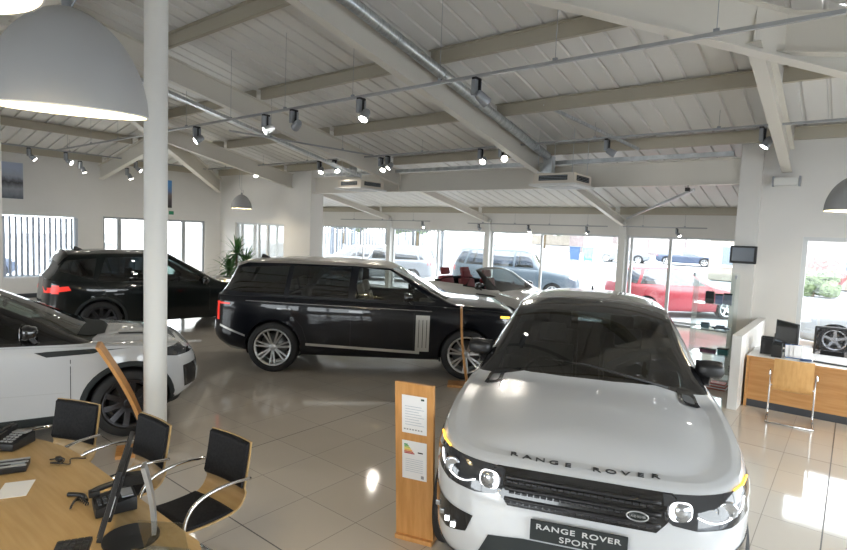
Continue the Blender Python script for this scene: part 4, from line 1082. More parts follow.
# ceiling air units
def air_unit(loc, label):
    t = thing('ceiling_air_unit', label, 'air conditioner', loc, 0, 'square ceiling air units')
    b = new_bm(); box(b, (0, 0, .12), (.86, .86, .2), bev=.012); link('housing', b, mat('ivory_plastic', (.66, .60, .52), .5), t)
    b = new_bm(); box(b, (0, 0, .0), (.98, .98, .045), bev=.02); link('fascia_panel', b, WHITE, t)
    b = new_bm(); box(b, (0, 0, -.026), (.60, .60, .01)); link('intake_grille', b, mat('light_grey_plastic', (.5, .5, .5), .5), t)
    for s in (-1, 1):
        b = new_bm(); box(b, (0, s * .432, .13), (.60, .012, .10)); 
        g = link('side_vent', b, MBLACK, t)
        b = new_bm()
        for k in range(3): box(b, (0, s * .442, .10 + .03 * k), (.58, .01, .006))
        link('vent_louvre', b, GREYM, g)
        b = new_bm(); box(b, (s * .432, 0, .13), (.012, .60, .10)); g = link('side_vent', b, MBLACK, t)
        b = new_bm()
        for k in range(3): box(b, (s * .442, 0, .10 + .03 * k), (.01, .58, .006))
        link('vent_louvre', b, GREYM, g)
    for sx in (-.36, .36):
        for sy in (-.36, .36):
            b = new_bm(); tube(b, [(sx, sy, .21), (sx, sy, RZ(loc[0] + sx, loc[1] + sy) - loc[2] - .02)], .006, 6); link('hanger_rod', b, GALV, t)
    return t
air_unit((.70, 6.1, 3.37), 'square ivory air unit hanging by the end of the round duct')
air_unit((-5.0, 6.1, 3.41), 'square ivory air unit hanging nearer the left end of the ring beam')
t = thing('duct_elbow_box', 'small galvanised box hanging above the left air unit', 'duct box', (-5.0, 5.8, 3.75))
b = new_bm(); lathe(b, [(0, 0), (.1, 0), (.1, .22), (0, .22)], 14); link('box_shell', b, GALV, t); b = new_bm(); box(b, (0, 0, -.02), (.3, .2, .02)); link('flange', b, GREYM, t)

# beam shoe / sensor box under the right sloping beam
t = thing('wall_speaker_box', 'white box mounted on the wall under the right sloping beam end', 'wall box', (4.4, 6.93, 3.44))
b = new_bm(); box(b, (0, 0, 0), (.34, .22, .13), bev=.01); link('box_shell', b, WHITE, t)
for s in (-.19, .19):
    b = new_bm(); box(b, (s, 0, .01), (.03, .1, .17)); link('side_bracket', b, GREYM, t)
t = thing('security_camera', 'small dark camera fixed under the ring beam near its right end', 'camera', (2.85, 6.95, 3.34))
b = new_bm(); box(b, (0, -.02, 0), (.07, .12, .07), bev=.01); link('camera_body', b, BLACK, t); b = new_bm(); tube(b, [(0, 0, .03), (0, 0, .08)], .01, 6); link('mount', b, GREYM, t)

# pendant lamps
def pendant():
    t = thing('pendant_lamp', 'x', 'pendant lamp')
    R_, H = .31, .44
    out = [(R_ * cos(a) ** 1.12 if a < pi / 2 else 0, H * sin(a) ** 1.0) for a in [pi / 2 * k / 20 for k in range(21)]]
    out[-1] = (0.0001, H)
    b = new_bm(); lathe(b, out, 48); sh = link('lamp_shade', b, SHADE, t); autosmooth(sh, 60)
    b = new_bm(); lathe(b, [(r_ * .975, z * .975) for r_, z in out][::-1], 48); li = link('shade_lining', b, SHADEIN, t); autosmooth(li, 60)
    b = new_bm(); lathe(b, [(R_, 0), (R_ * .975, 0), (R_ * .975, .006), (R_, .006)], 48, closed=True); link('shade_rim', b, WHITE, t)
    b = new_bm(); bmesh.ops.create_uvsphere(b, u_segments=16, v_segments=10, radius=.05); bmesh.ops.translate(b, vec=(0, 0, .16), verts=b.verts); link('bulb', b, mat('warm_bulb', (1, .9, .7), .5, emit=(1, .9, .68), estr=8), t, True)
    b = new_bm(); tube(b, [(0, 0, .20), (0, 0, H + .05)], .022, 10); link('lamp_holder', b, GREYM, t)
    return t
pn = pendant()
for i, (x, y, z, lab) in enumerate(((2.63, -3.27, 2.80, 'large grey dome pendant lamp filling the upper left, above the round-ended desk'),
        (3.60, -3.98, 2.90, 'grey dome pendant lamp mostly cut off by the top left corner'),
        (5.36, 4.45, 2.81, 'grey dome pendant lamp at the right edge above the right desk'),
        (-9.6, 5.5, 2.86, 'small distant grey dome pendant lamp over the corner with the plant'))):
    t = pn if i == 0 else clone(pn)
    t.location = (x, y, z); t.rotation_euler = (Matrix.Rotation(radians(-1.5), 3, Vector((-.95, .32, 0))) @ Matrix.Rotation(radians(-5.5), 3, Vector((-.32, -.95, 0)))).to_euler() if i == 0 else (0, 0, 0); t['label'] = lab; t['group'] = 'grey dome pendant lamps'
    zt = RZ(x, y) - z
    b = new_bm()
    if i < 2: tube(b, arc_pts([(0, 0, .41), (.05, .03, .55), (-.06, -.04, .8), (0, 0, zt)], 8), .004, 6)
    else: tube(b, [(0, 0, .41), (0, 0, zt)], .004, 6)
    link('cord', b, GREYM, t)
    ld = bpy.data.lights.new('pendant_glow', 'POINT'); ld.energy = 7; ld.color = (1, .85, .6); ld.shadow_soft_size = .05
    lo = bpy.data.objects.new('pendant_glow', ld); COL.objects.link(lo); lo.parent = t; lo.location = (0, 0, .08)

# ------------------------------------------------------------------ wall items
t = thing('wall_television', 'dark flat television on an arm at the right end of the far glazing', 'television', (3.88, 6.74, 2.17), radians(-8))
b = new_bm(); box(b, (0, 0, 0), (.42, .045, .31), bev=.012); link('casing', b, BLACK, t); b = new_bm(); box(b, (0, -.025, .005), (.345, .004, .235)); link('screen', b, SCREENG, t)
b = new_bm(); bar(b, (.1, .02, 0), (.1, .16, 0), .05, .05); box(b, (.1, .16, 0), (.12, .02, .12)); link('wall_arm', b, BLACK, t)
def poster(x, y, z, w_, h, label, cols):
    t = thing('wall_poster', label, 'poster', (x, y, z), 0, 'car posters on the left wall')
    b = new_bm(); box(b, (0, 0, 0), (.02, w_, h)); link('backing_board', b, WHITE, t)
    m = bpy.data.materials.new('printed_picture'); m.use_nodes = True; nt = m.node_tree; bs = nt.nodes['Principled BSDF']
    tc = nt.nodes.new('ShaderNodeTexCoord'); sp_ = nt.nodes.new('ShaderNodeSeparateXYZ'); rp = nt.nodes.new('ShaderNodeValToRGB'); n = nt.nodes.new('ShaderNodeTexNoise'); ad = nt.nodes.new('ShaderNodeMath'); ad.operation = 'MULTIPLY_ADD'
    n.inputs['Scale'].default_value = 6; ad.inputs[1].default_value = .18
    nt.links.new(tc.outputs['Generated'], sp_.inputs[0]); nt.links.new(tc.outputs['Generated'], n.inputs['Vector']); nt.links.new(n.outputs['Fac'], ad.inputs[0]); nt.links.new(sp_.outputs[2], ad.inputs[2])
    nt.links.new(ad.outputs[0], rp.inputs[0]); nt.links.new(rp.outputs[0], bs.inputs['Base Color'])
    e = rp.color_ramp.elements; e[0].position = 0.1; e[0].color = (*cols[0], 1); e[1].position = .95; e[1].color = (*cols[-1], 1)
    for p, c in zip((.35, .55, .72), cols[1:4]): q = e.new(p); q.color = (*c, 1)
    b = new_bm(); box(b, (.012, 0, 0), (.004, w_ * .94, h * .96)); link('print', b, m, t)
poster(-13.28, .55, 3.34, .62, 1.05, 'pale poster of a car on the left wall at the photo edge', [(.10, .11, .14), (.28, .30, .34), (.06, .06, .07), (.35, .38, .46), (.40, .46, .60)])
poster(-13.28, 4.85, 3.32, .62, .98, 'blue sky poster of a car on the left wall beside the white column', [(.03, .03, .035), (.08, .07, .08), (.18, .14, .13), (.12, .22, .45), (.10, .30, .62)])
t = thing('exit_sign', 'small green and white sign over the doors in the left wall', 'sign', (-13.27, 5.07, 2.68))
b = new_bm(); box(b, (0, 0, 0), (.02, .30, .16)); link('sign_plate', b, WHITE, t)
b = new_bm(); box(b, (.012, .05, 0), (.004, .17, .12)); link('green_panel', b, mat('sign_green', (.02, .25, .12), .5), t)
# potted plant in the corner
t = thing('potted_plant', 'spiky green pot plant in the corner behind the dark car', 'plant', (-8.1, 4.4, 0))
b = new_bm(); lathe(b, [(0, 0), (.20, 0), (.26, .45), (.24, .45), (.22, .40), (0, .40)], 24); autosmooth(link('pot', b, DGREY, t), 40)
random.seed(4)
for k, (hx, hy, hz) in enumerate(((0, 0, 1.55), (.2, .15, 1.25), (-.2, -.1, 1.05))):
    b = new_bm(); tube(b, arc_pts([(0, 0, .38), (hx * .5, hy * .6, hz * .6), (hx, hy, hz)], 5), .03, 8); link('stem', b, mat('plant_stem', (.16, .12, .07), .8), t, True)
    b = new_bm()
    for j in range(64):
        a = random.uniform(0, 2 * pi); el = random.uniform(-.5, 1.35); L_ = random.uniform(.6, .95)
        d = Vector((cos(a) * cos(el), sin(a) * cos(el), sin(el))); s = d.cross(Vector((0, 0, 1))).normalized() * .030; o = Vector((hx, hy, hz))
        pr = None
        for q in range(5):
            f_ = q / 4; c = o + d * L_ * f_ + Vector((0, 0, -.30 * f_ ** 2.2)); ww = s * (1.0 - f_ ** 2 * .95)
            cur = (b.verts.new(c - ww), b.verts.new(c + ww))
            if pr: b.faces.new((pr[0], pr[1], cur[1], cur[0]))
            pr = cur
    link('leaf_crown', b, LEAF, t)

# ------------------------------------------------------------------ chairs with chrome arms
def armchair(label, pad=True, wood=None):
    t = thing('visitor_chair', label, 'chair')
    # local: faces -y; seat centre at origin
    def shell(off, w_, y0, y1, th):
        prof = [(y0, .445), (-.08, .43), (.10, .43), (.19, .455), (.235, .52), (.262, .64), (.285, .76), (.30, y1)]
        pr = [Vector((0, a, b_)) for a, b_ in prof]; pr = arc_pts(pr, 4); b = new_bm(); rows = []
        for i, p in enumerate(pr):
            d = (pr[min(i + 1, len(pr) - 1)] - pr[max(i - 1, 0)]).normalized(); nn = Vector((0, -d.z, d.y))
            row = []
            for k in range(9):
                u = -1 + k / 4; bow = .018 * u * u * (1 if p.z > .55 else .3)
                c = p + nn * (off) + Vector((u * w_ / 2, -bow if p.z > .55 else 0, bow if p.z < .5 else 0))
                row.append((c, c + nn * th))
            rows.append(row)
        A_ = [[b.verts.new(c[0]) for c in r_] for r_ in rows]; B_ = [[b.verts.new(c[1]) for c in r_] for r_ in rows]
        for i in range(len(rows) - 1):
            for k in range(8):
                b.faces.new((A_[i][k], A_[i][k + 1], A_[i + 1][k + 1], A_[i + 1][k])); b.faces.new((B_[i][k + 1], B_[i][k], B_[i + 1][k], B_[i + 1][k + 1]))
            b.faces.new((A_[i][0], A_[i + 1][0], B_[i + 1][0], B_[i][0])); b.faces.new((A_[i + 1][8], A_[i][8], B_[i][8], B_[i + 1][8]))
        for R1, R0 in ((A_[0], B_[0]), (B_[-1], A_[-1])):
            for k in range(8): b.faces.new((R0[k], R0[k + 1], R1[k + 1], R1[k]))
        bmesh.ops.recalc_face_normals(b, faces=b.faces); return b
    autosmooth(link('seat_shell', shell(0, .43, -.22, .88, .012), wood or WOOD, t), 50)
    def cushion(zs, ys):
        b = new_bm(); pr = arc_pts([Vector((0, a, c)) for a, c in zip(ys, zs)], 4); rows = []
        for i, p in enumerate(pr):
            d = (pr[min(i + 1, len(pr) - 1)] - pr[max(i - 1, 0)]).normalized(); nn = Vector((0, -d.z, d.y)); e = min(1, min(i, len(pr) - 1 - i) / 1.5 + .35)
            rows.append([[b.verts.new(p + nn * (.012 + h * (.034 * e) * (1 - .35 * abs(u) ** 4)) + Vector((u * .205, -.018 * u * u if p.z > .55 else 0, 0))) for u in (-1, -.85, -.4, 0, .4, .85, 1)] for h in (0, 1)])
        for r0, r1 in zip(rows[:-1], rows[1:]):
            for k in range(6):
                b.faces.new((r0[1][k], r0[1][k + 1], r1[1][k + 1], r1[1][k])); b.faces.new((r0[0][k + 1], r0[0][k], r1[0][k], r1[0][k + 1]))
            b.faces.new((r0[0][0], r0[1][0], r1[1][0], r1[0][0])); b.faces.new((r0[1][6], r0[0][6], r1[0][6], r1[1][6]))
        for r in (rows[0], rows[-1]):
            for k in range(6): b.faces.new((r[0][k], r[0][k + 1], r[1][k + 1], r[1][k]))
        bmesh.ops.recalc_face_normals(b, faces=b.faces); return b
    autosmooth(link('seat_pad', cushion((.445, .432, .43, .436), (-.21, -.08, .06, .15)), LEATHER, t), 60)
    if pad: autosmooth(link('back_pad', cushion((.575, .69, .80, .875), (.248, .272, .29, .299)), LEATHER, t), 60)
    for s in (-1, 1):
        x = s * .255
        b = new_bm(); tube(b, arc_pts([(x, .24, .655), (x, .10, .675), (x, -.08, .665), (x, -.19, .61), (x, -.235, .50), (x, -.24, .30), (x, -.25, .06), (x, -.20, .014), (x, 0, .012), (x, .22, .012)], 5), .0115, 8)
        link('arm_frame', b, CHROME, t, True)
    b = new_bm(); tube(b, [(-.255, .22, .012), (.255, .22, .012)], .0115, 8); link('rear_floor_bar', b, CHROME, t, True)
    b = new_bm(); tube(b, [(-.255, -.238, .42), (.255, -.238, .42)], .009, 8); tube(b, [(-.255, -.238, .42), (-.255, -.02, .42)], .009, 8) if False else None; link('seat_support_bar', b, CHROME, t, True)
    b = new_bm(); box(b, (0, -.21, .428), (.40, .05, .012)); link('seat_bracket', b, CHROME, t)
    return t
ch = armchair('wood-shelled black leather armchair at the desk, leftmost of three, nearest the left white car')
ch.location = (.80, -2.84, 0); ch.rotation_euler = (0, 0, radians(22)); ch['group'] = 'black leather chairs around the round-ended desk'
clone(ch, (1.50, -2.63, 0), radians(2), 'wood-shelled black leather armchair at the desk, the middle one of three')
clone(ch, (2.17, -2.42, 0), radians(4), 'wood-shelled black leather armchair at the desk, nearest the wooden sign stand')
wc = armchair('plain wooden-backed armchair with chrome arms in front of the right desk', pad=False, wood=noise_mat('light_oak_veneer', (.62, .34, .12), (.70, .41, .16), scale=(14, 14, 1.2), nscale=2, rough=.4))
wc.location = (4.90, 4.42, 0); wc.rotation_euler = (0, 0, pi + radians(4)); wc['group'] = 'wooden-backed visitor chairs at the right desk'
# visitors sit facing the desk (+y)
clone(wc, (5.86, 4.33, 0), pi - radians(6), 'plain wooden-backed armchair cut off by the right edge of the photo')

# ------------------------------------------------------------------ round-ended desk at lower left
t = thing('round_ended_desk', 'beech office desk with a rounded end in the lower left corner', 'desk', (1.9, -3.3, 0))
poly = []
for k in range(13):
    a = pi / 2 + pi / 2 * k / 12; poly.append((1.5 + .98 * cos(a), -3.42 + .58 * sin(a)))
poly += [(.52, -3.7), (.8, -4.15), (3.1, -4.15), (3.18, -3.9), (3.18, -3.2), (3.16, -2.98), (3.08, -2.88), (2.98, -2.84)]
poly = [(x - 1.9, y + 3.3) for x, y in poly]
b = new_bm(); prism(b, poly[::-1], .715, .742); bmesh.ops.recalc_face_normals(b, faces=b.faces); link('desk_top', b, WOOD, t)
for x, y in ((-1.1, -.1), (1.1, .2), (1.1, -.7), (-.9, -.7)):
    b = new_bm(); tube(b, [(x, y, 0), (x, y, .715)], .03, 14); link('leg', b, SILVER, t, True)
b = new_bm(); box(b, (.2, .15, .52), (1.8, .02, .34)); link('modesty_panel', b, WOOD, t)
DZ = .742
# monitor seen from the side
t = thing('computer_monitor', 'black flat monitor seen nearly edge-on standing on the round-ended desk', 'monitor', (2.71, -3.05, DZ), radians(-29))
Rm = Matrix.Rotation(radians(-15), 4, 'X')
b = new_bm(); box(b, (0, 0, 0), (.52, .022, .33), bev=.006); box(b, (0, .016, 0), (.36, .02, .22), bev=.008); bmesh.ops.transform(b, matrix=Matrix.Translation((0, -.06, .30)) @ Rm, verts=b.verts); link('casing', b, BLACK, t)
b = new_bm(); box(b, (0, -.0125, 0), (.49, .003, .30)); bmesh.ops.transform(b, matrix=Matrix.Translation((0, -.06, .30)) @ Rm, verts=b.verts); link('screen', b, SCREEN, t)
b = new_bm(); box(b, (.19, .013, -.03), (.018, .003, .09)); bmesh.ops.transform(b, matrix=Matrix.Translation((0, -.06, .30)) @ Rm, verts=b.verts); link('white_label', b, PAPER, t)
b = new_bm(); bar(b, (0, -.04, .31), (0, .07, .31), .05, .05); link('neck', b, BLACK, t)
b = new_bm(); 
for k in range(10):
    z0, z1 = .02 + .035 * k, .02 + .035 * (k + 1); f0, f1 = [.075 + .05 * (z / .37) ** 2 * -1 + .03 for z in (z0, z1)]
    bar(b, (0, f0, z0), (0, f1, z1), .085, .02, up=(0, 1, 0))
link('stand_column', b, SILVER, t)
b = new_bm(); lathe(b, [(0, .0), (.13, .0), (.13, .012), (0, .018)], 26); autosmooth(link('stand_base', b, BLACK, t), 40)
# keyboard
t = thing('keyboard', 'black computer keyboard lying on the desk at the bottom edge of the photo', 'keyboard', (2.74, -3.35, DZ), radians(-29))
b = new_bm(); box(b, (0, 0, .009), (.44, .15, .018), bev=.004); link('keyboard_base', b, BLACK, t)
b = new_bm()
for r_ in range(5):
    for k in range(15): box(b, (-.198 + .0283 * k, -.056 + .028 * r_, .021), (.023, .022, .007))
o = link('keys', b, mat('key_black', (.03, .03, .032), .5), t); o['kind'] = 'stuff'
# desk phones
def desk_phone(loc, rz, label, silver):
    t = thing('desk_telephone', label, 'telephone', loc, rz)
    b = new_bm(); vs = box(b, (0, 0, .03), (.19, .20, .05), bev=.012)
    for v in vs:
        if v.co.y > 0: v.co.z += .03 * (v.co.y / .1) * (1 if v.co.z > .03 else 0)
    autosmooth(link('phone_base', b, BLACK, t), 40)
    b = new_bm(); tube(b, arc_pts([(-.07, -.10, .085), (-.07, -.06, .10), (-.07, .05, .115), (-.07, .10, .11)], 4), .016, 10); box(b, (-.07, -.09, .078), (.05, .055, .035), bev=.012); box(b, (-.07, .09, .10), (.05, .055, .035), bev=.012); autosmooth(link('handset', b, BLACK, t), 50)
    b = new_bm(); box(b, (.03, .055, .088), (.10, .055, .008), rot=None); link('display', b, SILVER if silver else GREYM, t)
    b = new_bm()
    for i in range(4):
        for j in range(3): box(b, (.0 + .03 * j, -.075 + .026 * i, .066 + .006 * i), (.02, .016, .008))
    link('keypad', b, SILVER if silver else MATS['dark_grey_skirting'], t)
    b = new_bm(); pts = [Vector((-.07 - .10 * sin(k / 60 * pi) + .010 * cos(k * 1.3), -.12 - .02 * k / 60 * 4 + .010 * sin(k * 1.3) * .5, .012 + .009 * (1 + sin(k * 1.3)))) for k in range(60)]
    tube(b, pts, .0035, 5); link('coiled_cord', b, BLACK, t, True)
    return t
desk_phone((2.34, -2.98, DZ), radians(-15), 'black desk telephone behind the monitor on the round-ended desk', False)
desk_phone((.98, -3.10, DZ), radians(35), 'black desk telephone at the left edge of the round-ended desk', True)
t = thing('card_terminal', 'grey and black flat device with silver bars beside the left telephone', 'telephone', (1.40, -3.22, DZ), radians(65))
b = new_bm(); box(b, (0, 0, .022), (.20, .15, .036), bev=.01); autosmooth(link('device_base', b, BLACK, t), 40)
for y in (-.055, 0.0, .055):
    b = new_bm(); box(b, (0, y, .044), (.20, .016, .008), bev=.002); link('silver_bar', b, SILVER, t)
b = new_bm(); box(b, (.05, -.027, .042), (.07, .032, .005)); link('display', b, mat('grey_blue_display', (.3, .36, .42), .3), t)
t = thing('cable_bundle', 'small tangle of black cable lying on the beech desk', 'cable', (1.52, -2.98, DZ))
b = new_bm(); tube(b, arc_pts([(-.09, -.03, .012), (-.03, .03, .02), (.02, .0, .012), (-.01, -.05, .02), (.04, -.03, .03), (.07, .03, .012), (-.02, .07, .008), (.03, .14, .005)], 6), .004, 6); link('cable', b, BLACK, t, True)
b = new_bm(); box(b, (-.05, .01, .016), (.05, .03, .026), bev=.006); link('plug', b, BLACK, t)
b = new_bm(); box(b, (0, 0, .0015), (.15, .21, .003)); o = link('paper_sheet', b, PAPER, None); o.location = (1.72, -3.27, DZ); o.rotation_euler = (0, 0, radians(62)); tag(o, 'white printed sheet lying flat on the beech desk at the left edge', 'paper')
b = new_bm(); tube(b, arc_pts([Vector((2.02, -3.10, DZ + .012)), Vector((2.09, -3.05, DZ + .012)), Vector((2.17, -3.06, DZ + .012))], 5), .012, 8); o = link('coiled_lead', b, BLACK, None, True); tag(o, 'thick black coiled lead left of the monitor on the desk', 'cable')
# clear leaflet holder
ACR = glass('clear_acrylic', (.86, .88, .88), .08)
t = thing('leaflet_holder', 'clear acrylic leaflet holder at the desk corner by the sign stand', 'leaflet holder', (2.97, -3.03, DZ), radians(35))
b = new_bm(); box(b, (0, 0, .003), (.22, .16, .005)); link('holder_base', b, ACR, t)
b = new_bm(); box(b, (0, .03, .09), (.22, .004, .18), rot=Matrix.Rotation(radians(18), 4, 'X')); link('holder_back', b, ACR, t)
b = new_bm(); box(b, (0, -.04, .035), (.22, .004, .07), rot=Matrix.Rotation(radians(18), 4, 'X')); link('holder_front', b, ACR, t)

# ------------------------------------------------------------------ wooden sign stands
def sign_stand(loc, rz, lean, label, papers=True, h=1.25, w_=.30, bow=.05):
    t = thing('sign_stand', label, 'sign stand', loc, rz, 'wooden information stands beside the cars')
    # faces local -y, leans back towards +y
    b = new_bm(); rows = []
    n = 14; dx = tan_ = math.tan(lean)
    def cy(z): return tan_ * z - bow * sin(pi * min(1, z / h))
    for i in range(n + 1):
        z = h * i / n
        rows.append([b.verts.new((sx * w_ / 2, cy(z) + oy, z)) for sx, oy in ((-1, -.016), (1, -.016), (1, .016), (-1, .016))])
    for a_, c_ in zip(rows[:-1], rows[1:]):
        for k in range(4): b.faces.new((a_[k], a_[(k + 1) % 4], c_[(k + 1) % 4], c_[k]))
    b.faces.new(rows[0][::-1]); b.faces.new(rows[-1]); autosmooth(link('upright_panel', b, WOODX, t), 50)
    b = new_bm(); box(b, (0, .13, .018), (w_ + .0, .36, .034), bev=.005); link('foot_plate', b, WOODX, t)
    if papers:
        def sheet(z0, z1, nm, x0=-.095, x1=.10):
            b = new_bm(); r_ = []
            for i in range(7):
                z = z0 + (z1 - z0) * i / 6; r_.append((b.verts.new((x0, cy(z) - .0185, z)), b.verts.new((x1, cy(z) - .0185, z))))
            for a_, c_ in zip(r_[:-1], r_[1:]): b.faces.new((a_[0], a_[1], c_[1], c_[0]))
            return link(nm, b, PAPER, t)
        s1 = sheet(.86, 1.15, 'information_sheet'); s2 = sheet(.50, .80, 'energy_label_sheet')
        def mark(s, x0, x1, z0, z1, m, nm):
            b = new_bm(); vs = [b.verts.new((x, cy(z) - .0200, z)) for x, z in ((x0, z0), (x1, z0), (x1, z1), (x0, z1))]; b.faces.new(vs); link(nm, b, m, s)
        INK = mat('pale_blue_ink', (.42, .47, .55), .6)
        for k in range(8):
            mark(s1, -.07, .08 - .02 * (k % 3), .925 + .02 * k, .929 + .02 * k, INK, 'text_line'); 
        mark(s1, .055, .08, 1.12, 1.135, mat('dark_logo', (.04, .07, .06), .5), 'logo')
        for k in range(7): mark(s1, -.08 + .022 * k, -.066 + .022 * k, .885, .895, mat('grey_ink', (.3, .3, .32), .6), 'printed_letter')
        for k, c in enumerate(((.02, .28, .10), (.16, .45, .12), (.55, .60, .10), (.80, .70, .08), (.80, .40, .06), (.60, .12, .06), (.45, .04, .05))):
            mark(s2, -.078, -.050 + .009 * k, .765 - .011 * k, .774 - .011 * k, mat('label_band_%d' % k, c, .6), 'energy_band')
        mark(s2, .030, .070, .712, .722, mat('black_ink', (.03, .03, .03), .6), 'rating_arrow')
        for k in range(7): mark(s2, -.07, .07, .56 + .016 * k, .563 + .016 * k, INK, 'text_line')
        mark(s2, .055, .078, .515, .54, mat('grey_ink', (.3, .3, .32), .6), 'print_block')
    return t
sign_stand((2.98, -1.10, 0), radians(17), radians(-6), 'wooden information stand with two white sheets left of the foreground car', True, bow=.0, h=1.24)
sign_stand((-.05, -1.68, 0), radians(155), radians(22), 'curved wooden stand seen edge-on by the front wheel of the left white car', False, h=1.12, bow=.06)
sign_stand((.90, 2.70, 0), radians(124), radians(7), 'thin wooden stand seen edge-on at the front wheel of the long black car', False, h=1.22, bow=-.03, w_=.30)
sign_stand((.95, 6.3, 0), radians(20), radians(10), 'pale information stand standing behind the foreground car roof', True, h=1.3)

# ------------------------------------------------------------------ right desk and what stands on it
t = thing('office_desk', 'long orange-brown veneer desk with white top at the right edge', 'desk', (6.2, 5.35, 0))
b = new_bm(); box(b, (0, 0, .728), (3.8, 1.0, .028), bev=.003); link('desk_top', b, mat('white_desk_top', (.72, .72, .72), .35), t)
b = new_bm(); box(b, (0, -.505, .728), (3.8, .012, .03)); link('edge_band', b, WOODD, t)
b = new_bm(); box(b, (0, -.46, .41), (3.72, .024, .61)); link('front_panel', b, WOODD, t)
b = new_bm(); box(b, (0, -.455, .055), (3.76, .03, .105)); link('plinth', b, DGREY, t)
for s in (-1, 1):
    b = new_bm(); box(b, (s * 1.88, -.02, .357), (.035, .96, .714)); link('end_panel', b, WOODD, t)
TZ = .744
def crate(loc, s, label, m=BLACK, nm='desk_organiser', cat='desk box'):
    t = thing(nm, label, cat, loc); w_, d_, h_ = s
    b = new_bm()
    box(b, (0, 0, .004), (w_, d_, .008)); box(b, (0, d_ / 2, h_ / 2), (w_, .006, h_)); box(b, (0, -d_ / 2, h_ * .42), (w_, .006, h_ * .84))
    link('box_shell', b, m, t)
    for sx in (-1, 1): b = new_bm(); box(b, (sx * w_ / 2, 0, h_ / 2), (.006, d_, h_)); link('box_side', b, m, t)
    b = new_bm(); box(b, (0, 0, h_ * .45), (w_ * .8, d_ * .5, h_ * .9)); link('contents', b, MBLACK, t)
crate((4.50, 5.25, TZ), (.15, .14, .25), 'black letter box at the left end of the right desk')
crate((4.64, 5.08, TZ), (.12, .12, .20), 'smaller black letter box in front of the wooden chair back')
t = thing('desk_telephone', 'small dark desk telephone standing behind the black boxes on the right desk', 'telephone', (4.60, 5.95, TZ), 0)
b = new_bm(); box(b, (0, 0, .12), (.17, .04, .20), bev=.01, rot=Matrix.Rotation(radians(-15), 4, 'X')); link('phone_base', b, BLACK, t)
b = new_bm(); box(b, (-.02, -.055, .15), (.10, .006, .09)); link('display', b, SCREENG, t)
t = thing('leaflet_rack', 'white leaflets in a blue holder on the right desk', 'leaflet holder', (4.83, 5.20, TZ), radians(10))
b = new_bm(); box(b, (0, 0, .004), (.20, .16, .008)); box(b, (0, .06, .09), (.20, .012, .18)); link('rack_shell', b, mat('blue_plastic', (.04, .13, .35), .5), t)
for k in range(3):
    b = new_bm(); box(b, (-.05 + .05 * k, -.01 * k, .09 + .0 * k), (.10, .006, .17 + .01 * k), rot=Matrix.Rotation(radians(-14), 4, 'X')); link('leaflet', b, PAPER, t)
t = thing('stapler', 'small dark blue stapler on the right desk beside the leaflets', 'stapler', (4.99, 5.03, TZ), radians(20))
b = new_bm(); box(b, (0, 0, .02), (.14, .045, .035), bev=.01); link('stapler_body', b, mat('dark_blue_plastic', (.01, .04, .12), .4), t)
t = thing('computer_monitor', 'black computer monitor on the right desk turned away from the camera', 'monitor', (4.70, 5.66, TZ), radians(-52))
b = new_bm(); box(b, (0, 0, .30), (.50, .03, .32), bev=.008); box(b, (0, .022, .29), (.26, .02, .2), bev=.008); link('casing', b, BLACK, t)
b = new_bm(); box(b, (0, -.0165, .305), (.47, .003, .285)); link('screen', b, SCREEN, t)
b = new_bm(); box(b, (0, .035, .12), (.06, .03, .24)); link('stand_column', b, BLACK, t); b = new_bm(); box(b, (0, .02, .008), (.24, .18, .014), bev=.005); link('stand_base', b, BLACK, t)
t = thing('keyboard', 'white keyboard with dark edge on the right desk', 'keyboard', (5.30, 5.14, TZ), radians(-8))
b = new_bm(); box(b, (0, 0, .010), (.44, .17, .014), bev=.004); link('keyboard_base', b, DGREY, t); b = new_bm(); box(b, (0, 0, .022), (.41, .14, .010), bev=.003); link('keys', b, PAPER, t)
b = new_bm(); box(b, (0, 0, .0015), (.30, .21, .003)); o = link('paper_sheet', b, PAPER, None); o.location = (5.72, 5.30, TZ); o.rotation_euler = (0, 0, radians(-8)); tag(o, 'white sheets lying on the right desk in front of the mesh chair', 'paper')
# mesh-backed office chair
t = thing('office_chair', 'black mesh-backed office chair behind the right desk', 'office chair', (5.26, 6.28, 0), radians(8))
MESH = glass('black_chair_mesh', (.22, .22, .24), .02, .6)
b = new_bm()
for sx in (-.235, .235): bar(b, (sx, .0, .60), (sx * .96, .08, 1.10), .03, .03)
bar(b, (-.235, .08, 1.10), (.235, .08, 1.10), .03, .03); bar(b, (-.235, .0, .60), (.235, .0, .60), .03, .03); link('back_frame', b, BLACK, t)
b = new_bm(); vs = [b.verts.new(c) for c in ((-.23, .0, .60), (.23, .0, .60), (.225, .08, 1.10), (-.225, .08, 1.10))]; b.faces.new(vs); link('mesh_back', b, MESH, t)
b = new_bm(); box(b, (0, .04, .70), (.30, .03, .09), bev=.01); bar(b, (0, .03, .66), (0, .0, .46), .05, .03); link('lumbar_support', b, BLACK, t)
b = new_bm(); box(b, (0, -.22, .48), (.48, .46, .07), bev=.03); autosmooth(link('seat', b, LEATHER, t), 50)
b = new_bm(); tube(b, [(0, -.2, .10), (0, -.2, .45)], .025, 12); link('gas_column', b, CHROME, t, True)
for k in range(5):
    a = 2 * pi * k / 5; b = new_bm(); bar(b, (0, -.2, .10), (.28 * cos(a), -.2 + .28 * sin(a), .07), .04, .03); l_ = link('base_arm', b, BLACK, t)
    b = new_bm(); lathe(b, [(0, -.02), (.03, -.02), (.03, .02), (0, .02)], 14, 'X', (.28 * cos(a), -.2 + .28 * sin(a), .031)); link('castor', b, BLACK, l_)
for s in (-1, 1):
    b = new_bm(); tube(b, [(s * .25, -.2, .48), (s * .28, -.2, .66)], .015, 8); box(b, (s * .28, -.22, .67), (.05, .24, .03), bev=.01); link('armrest', b, BLACK, t)

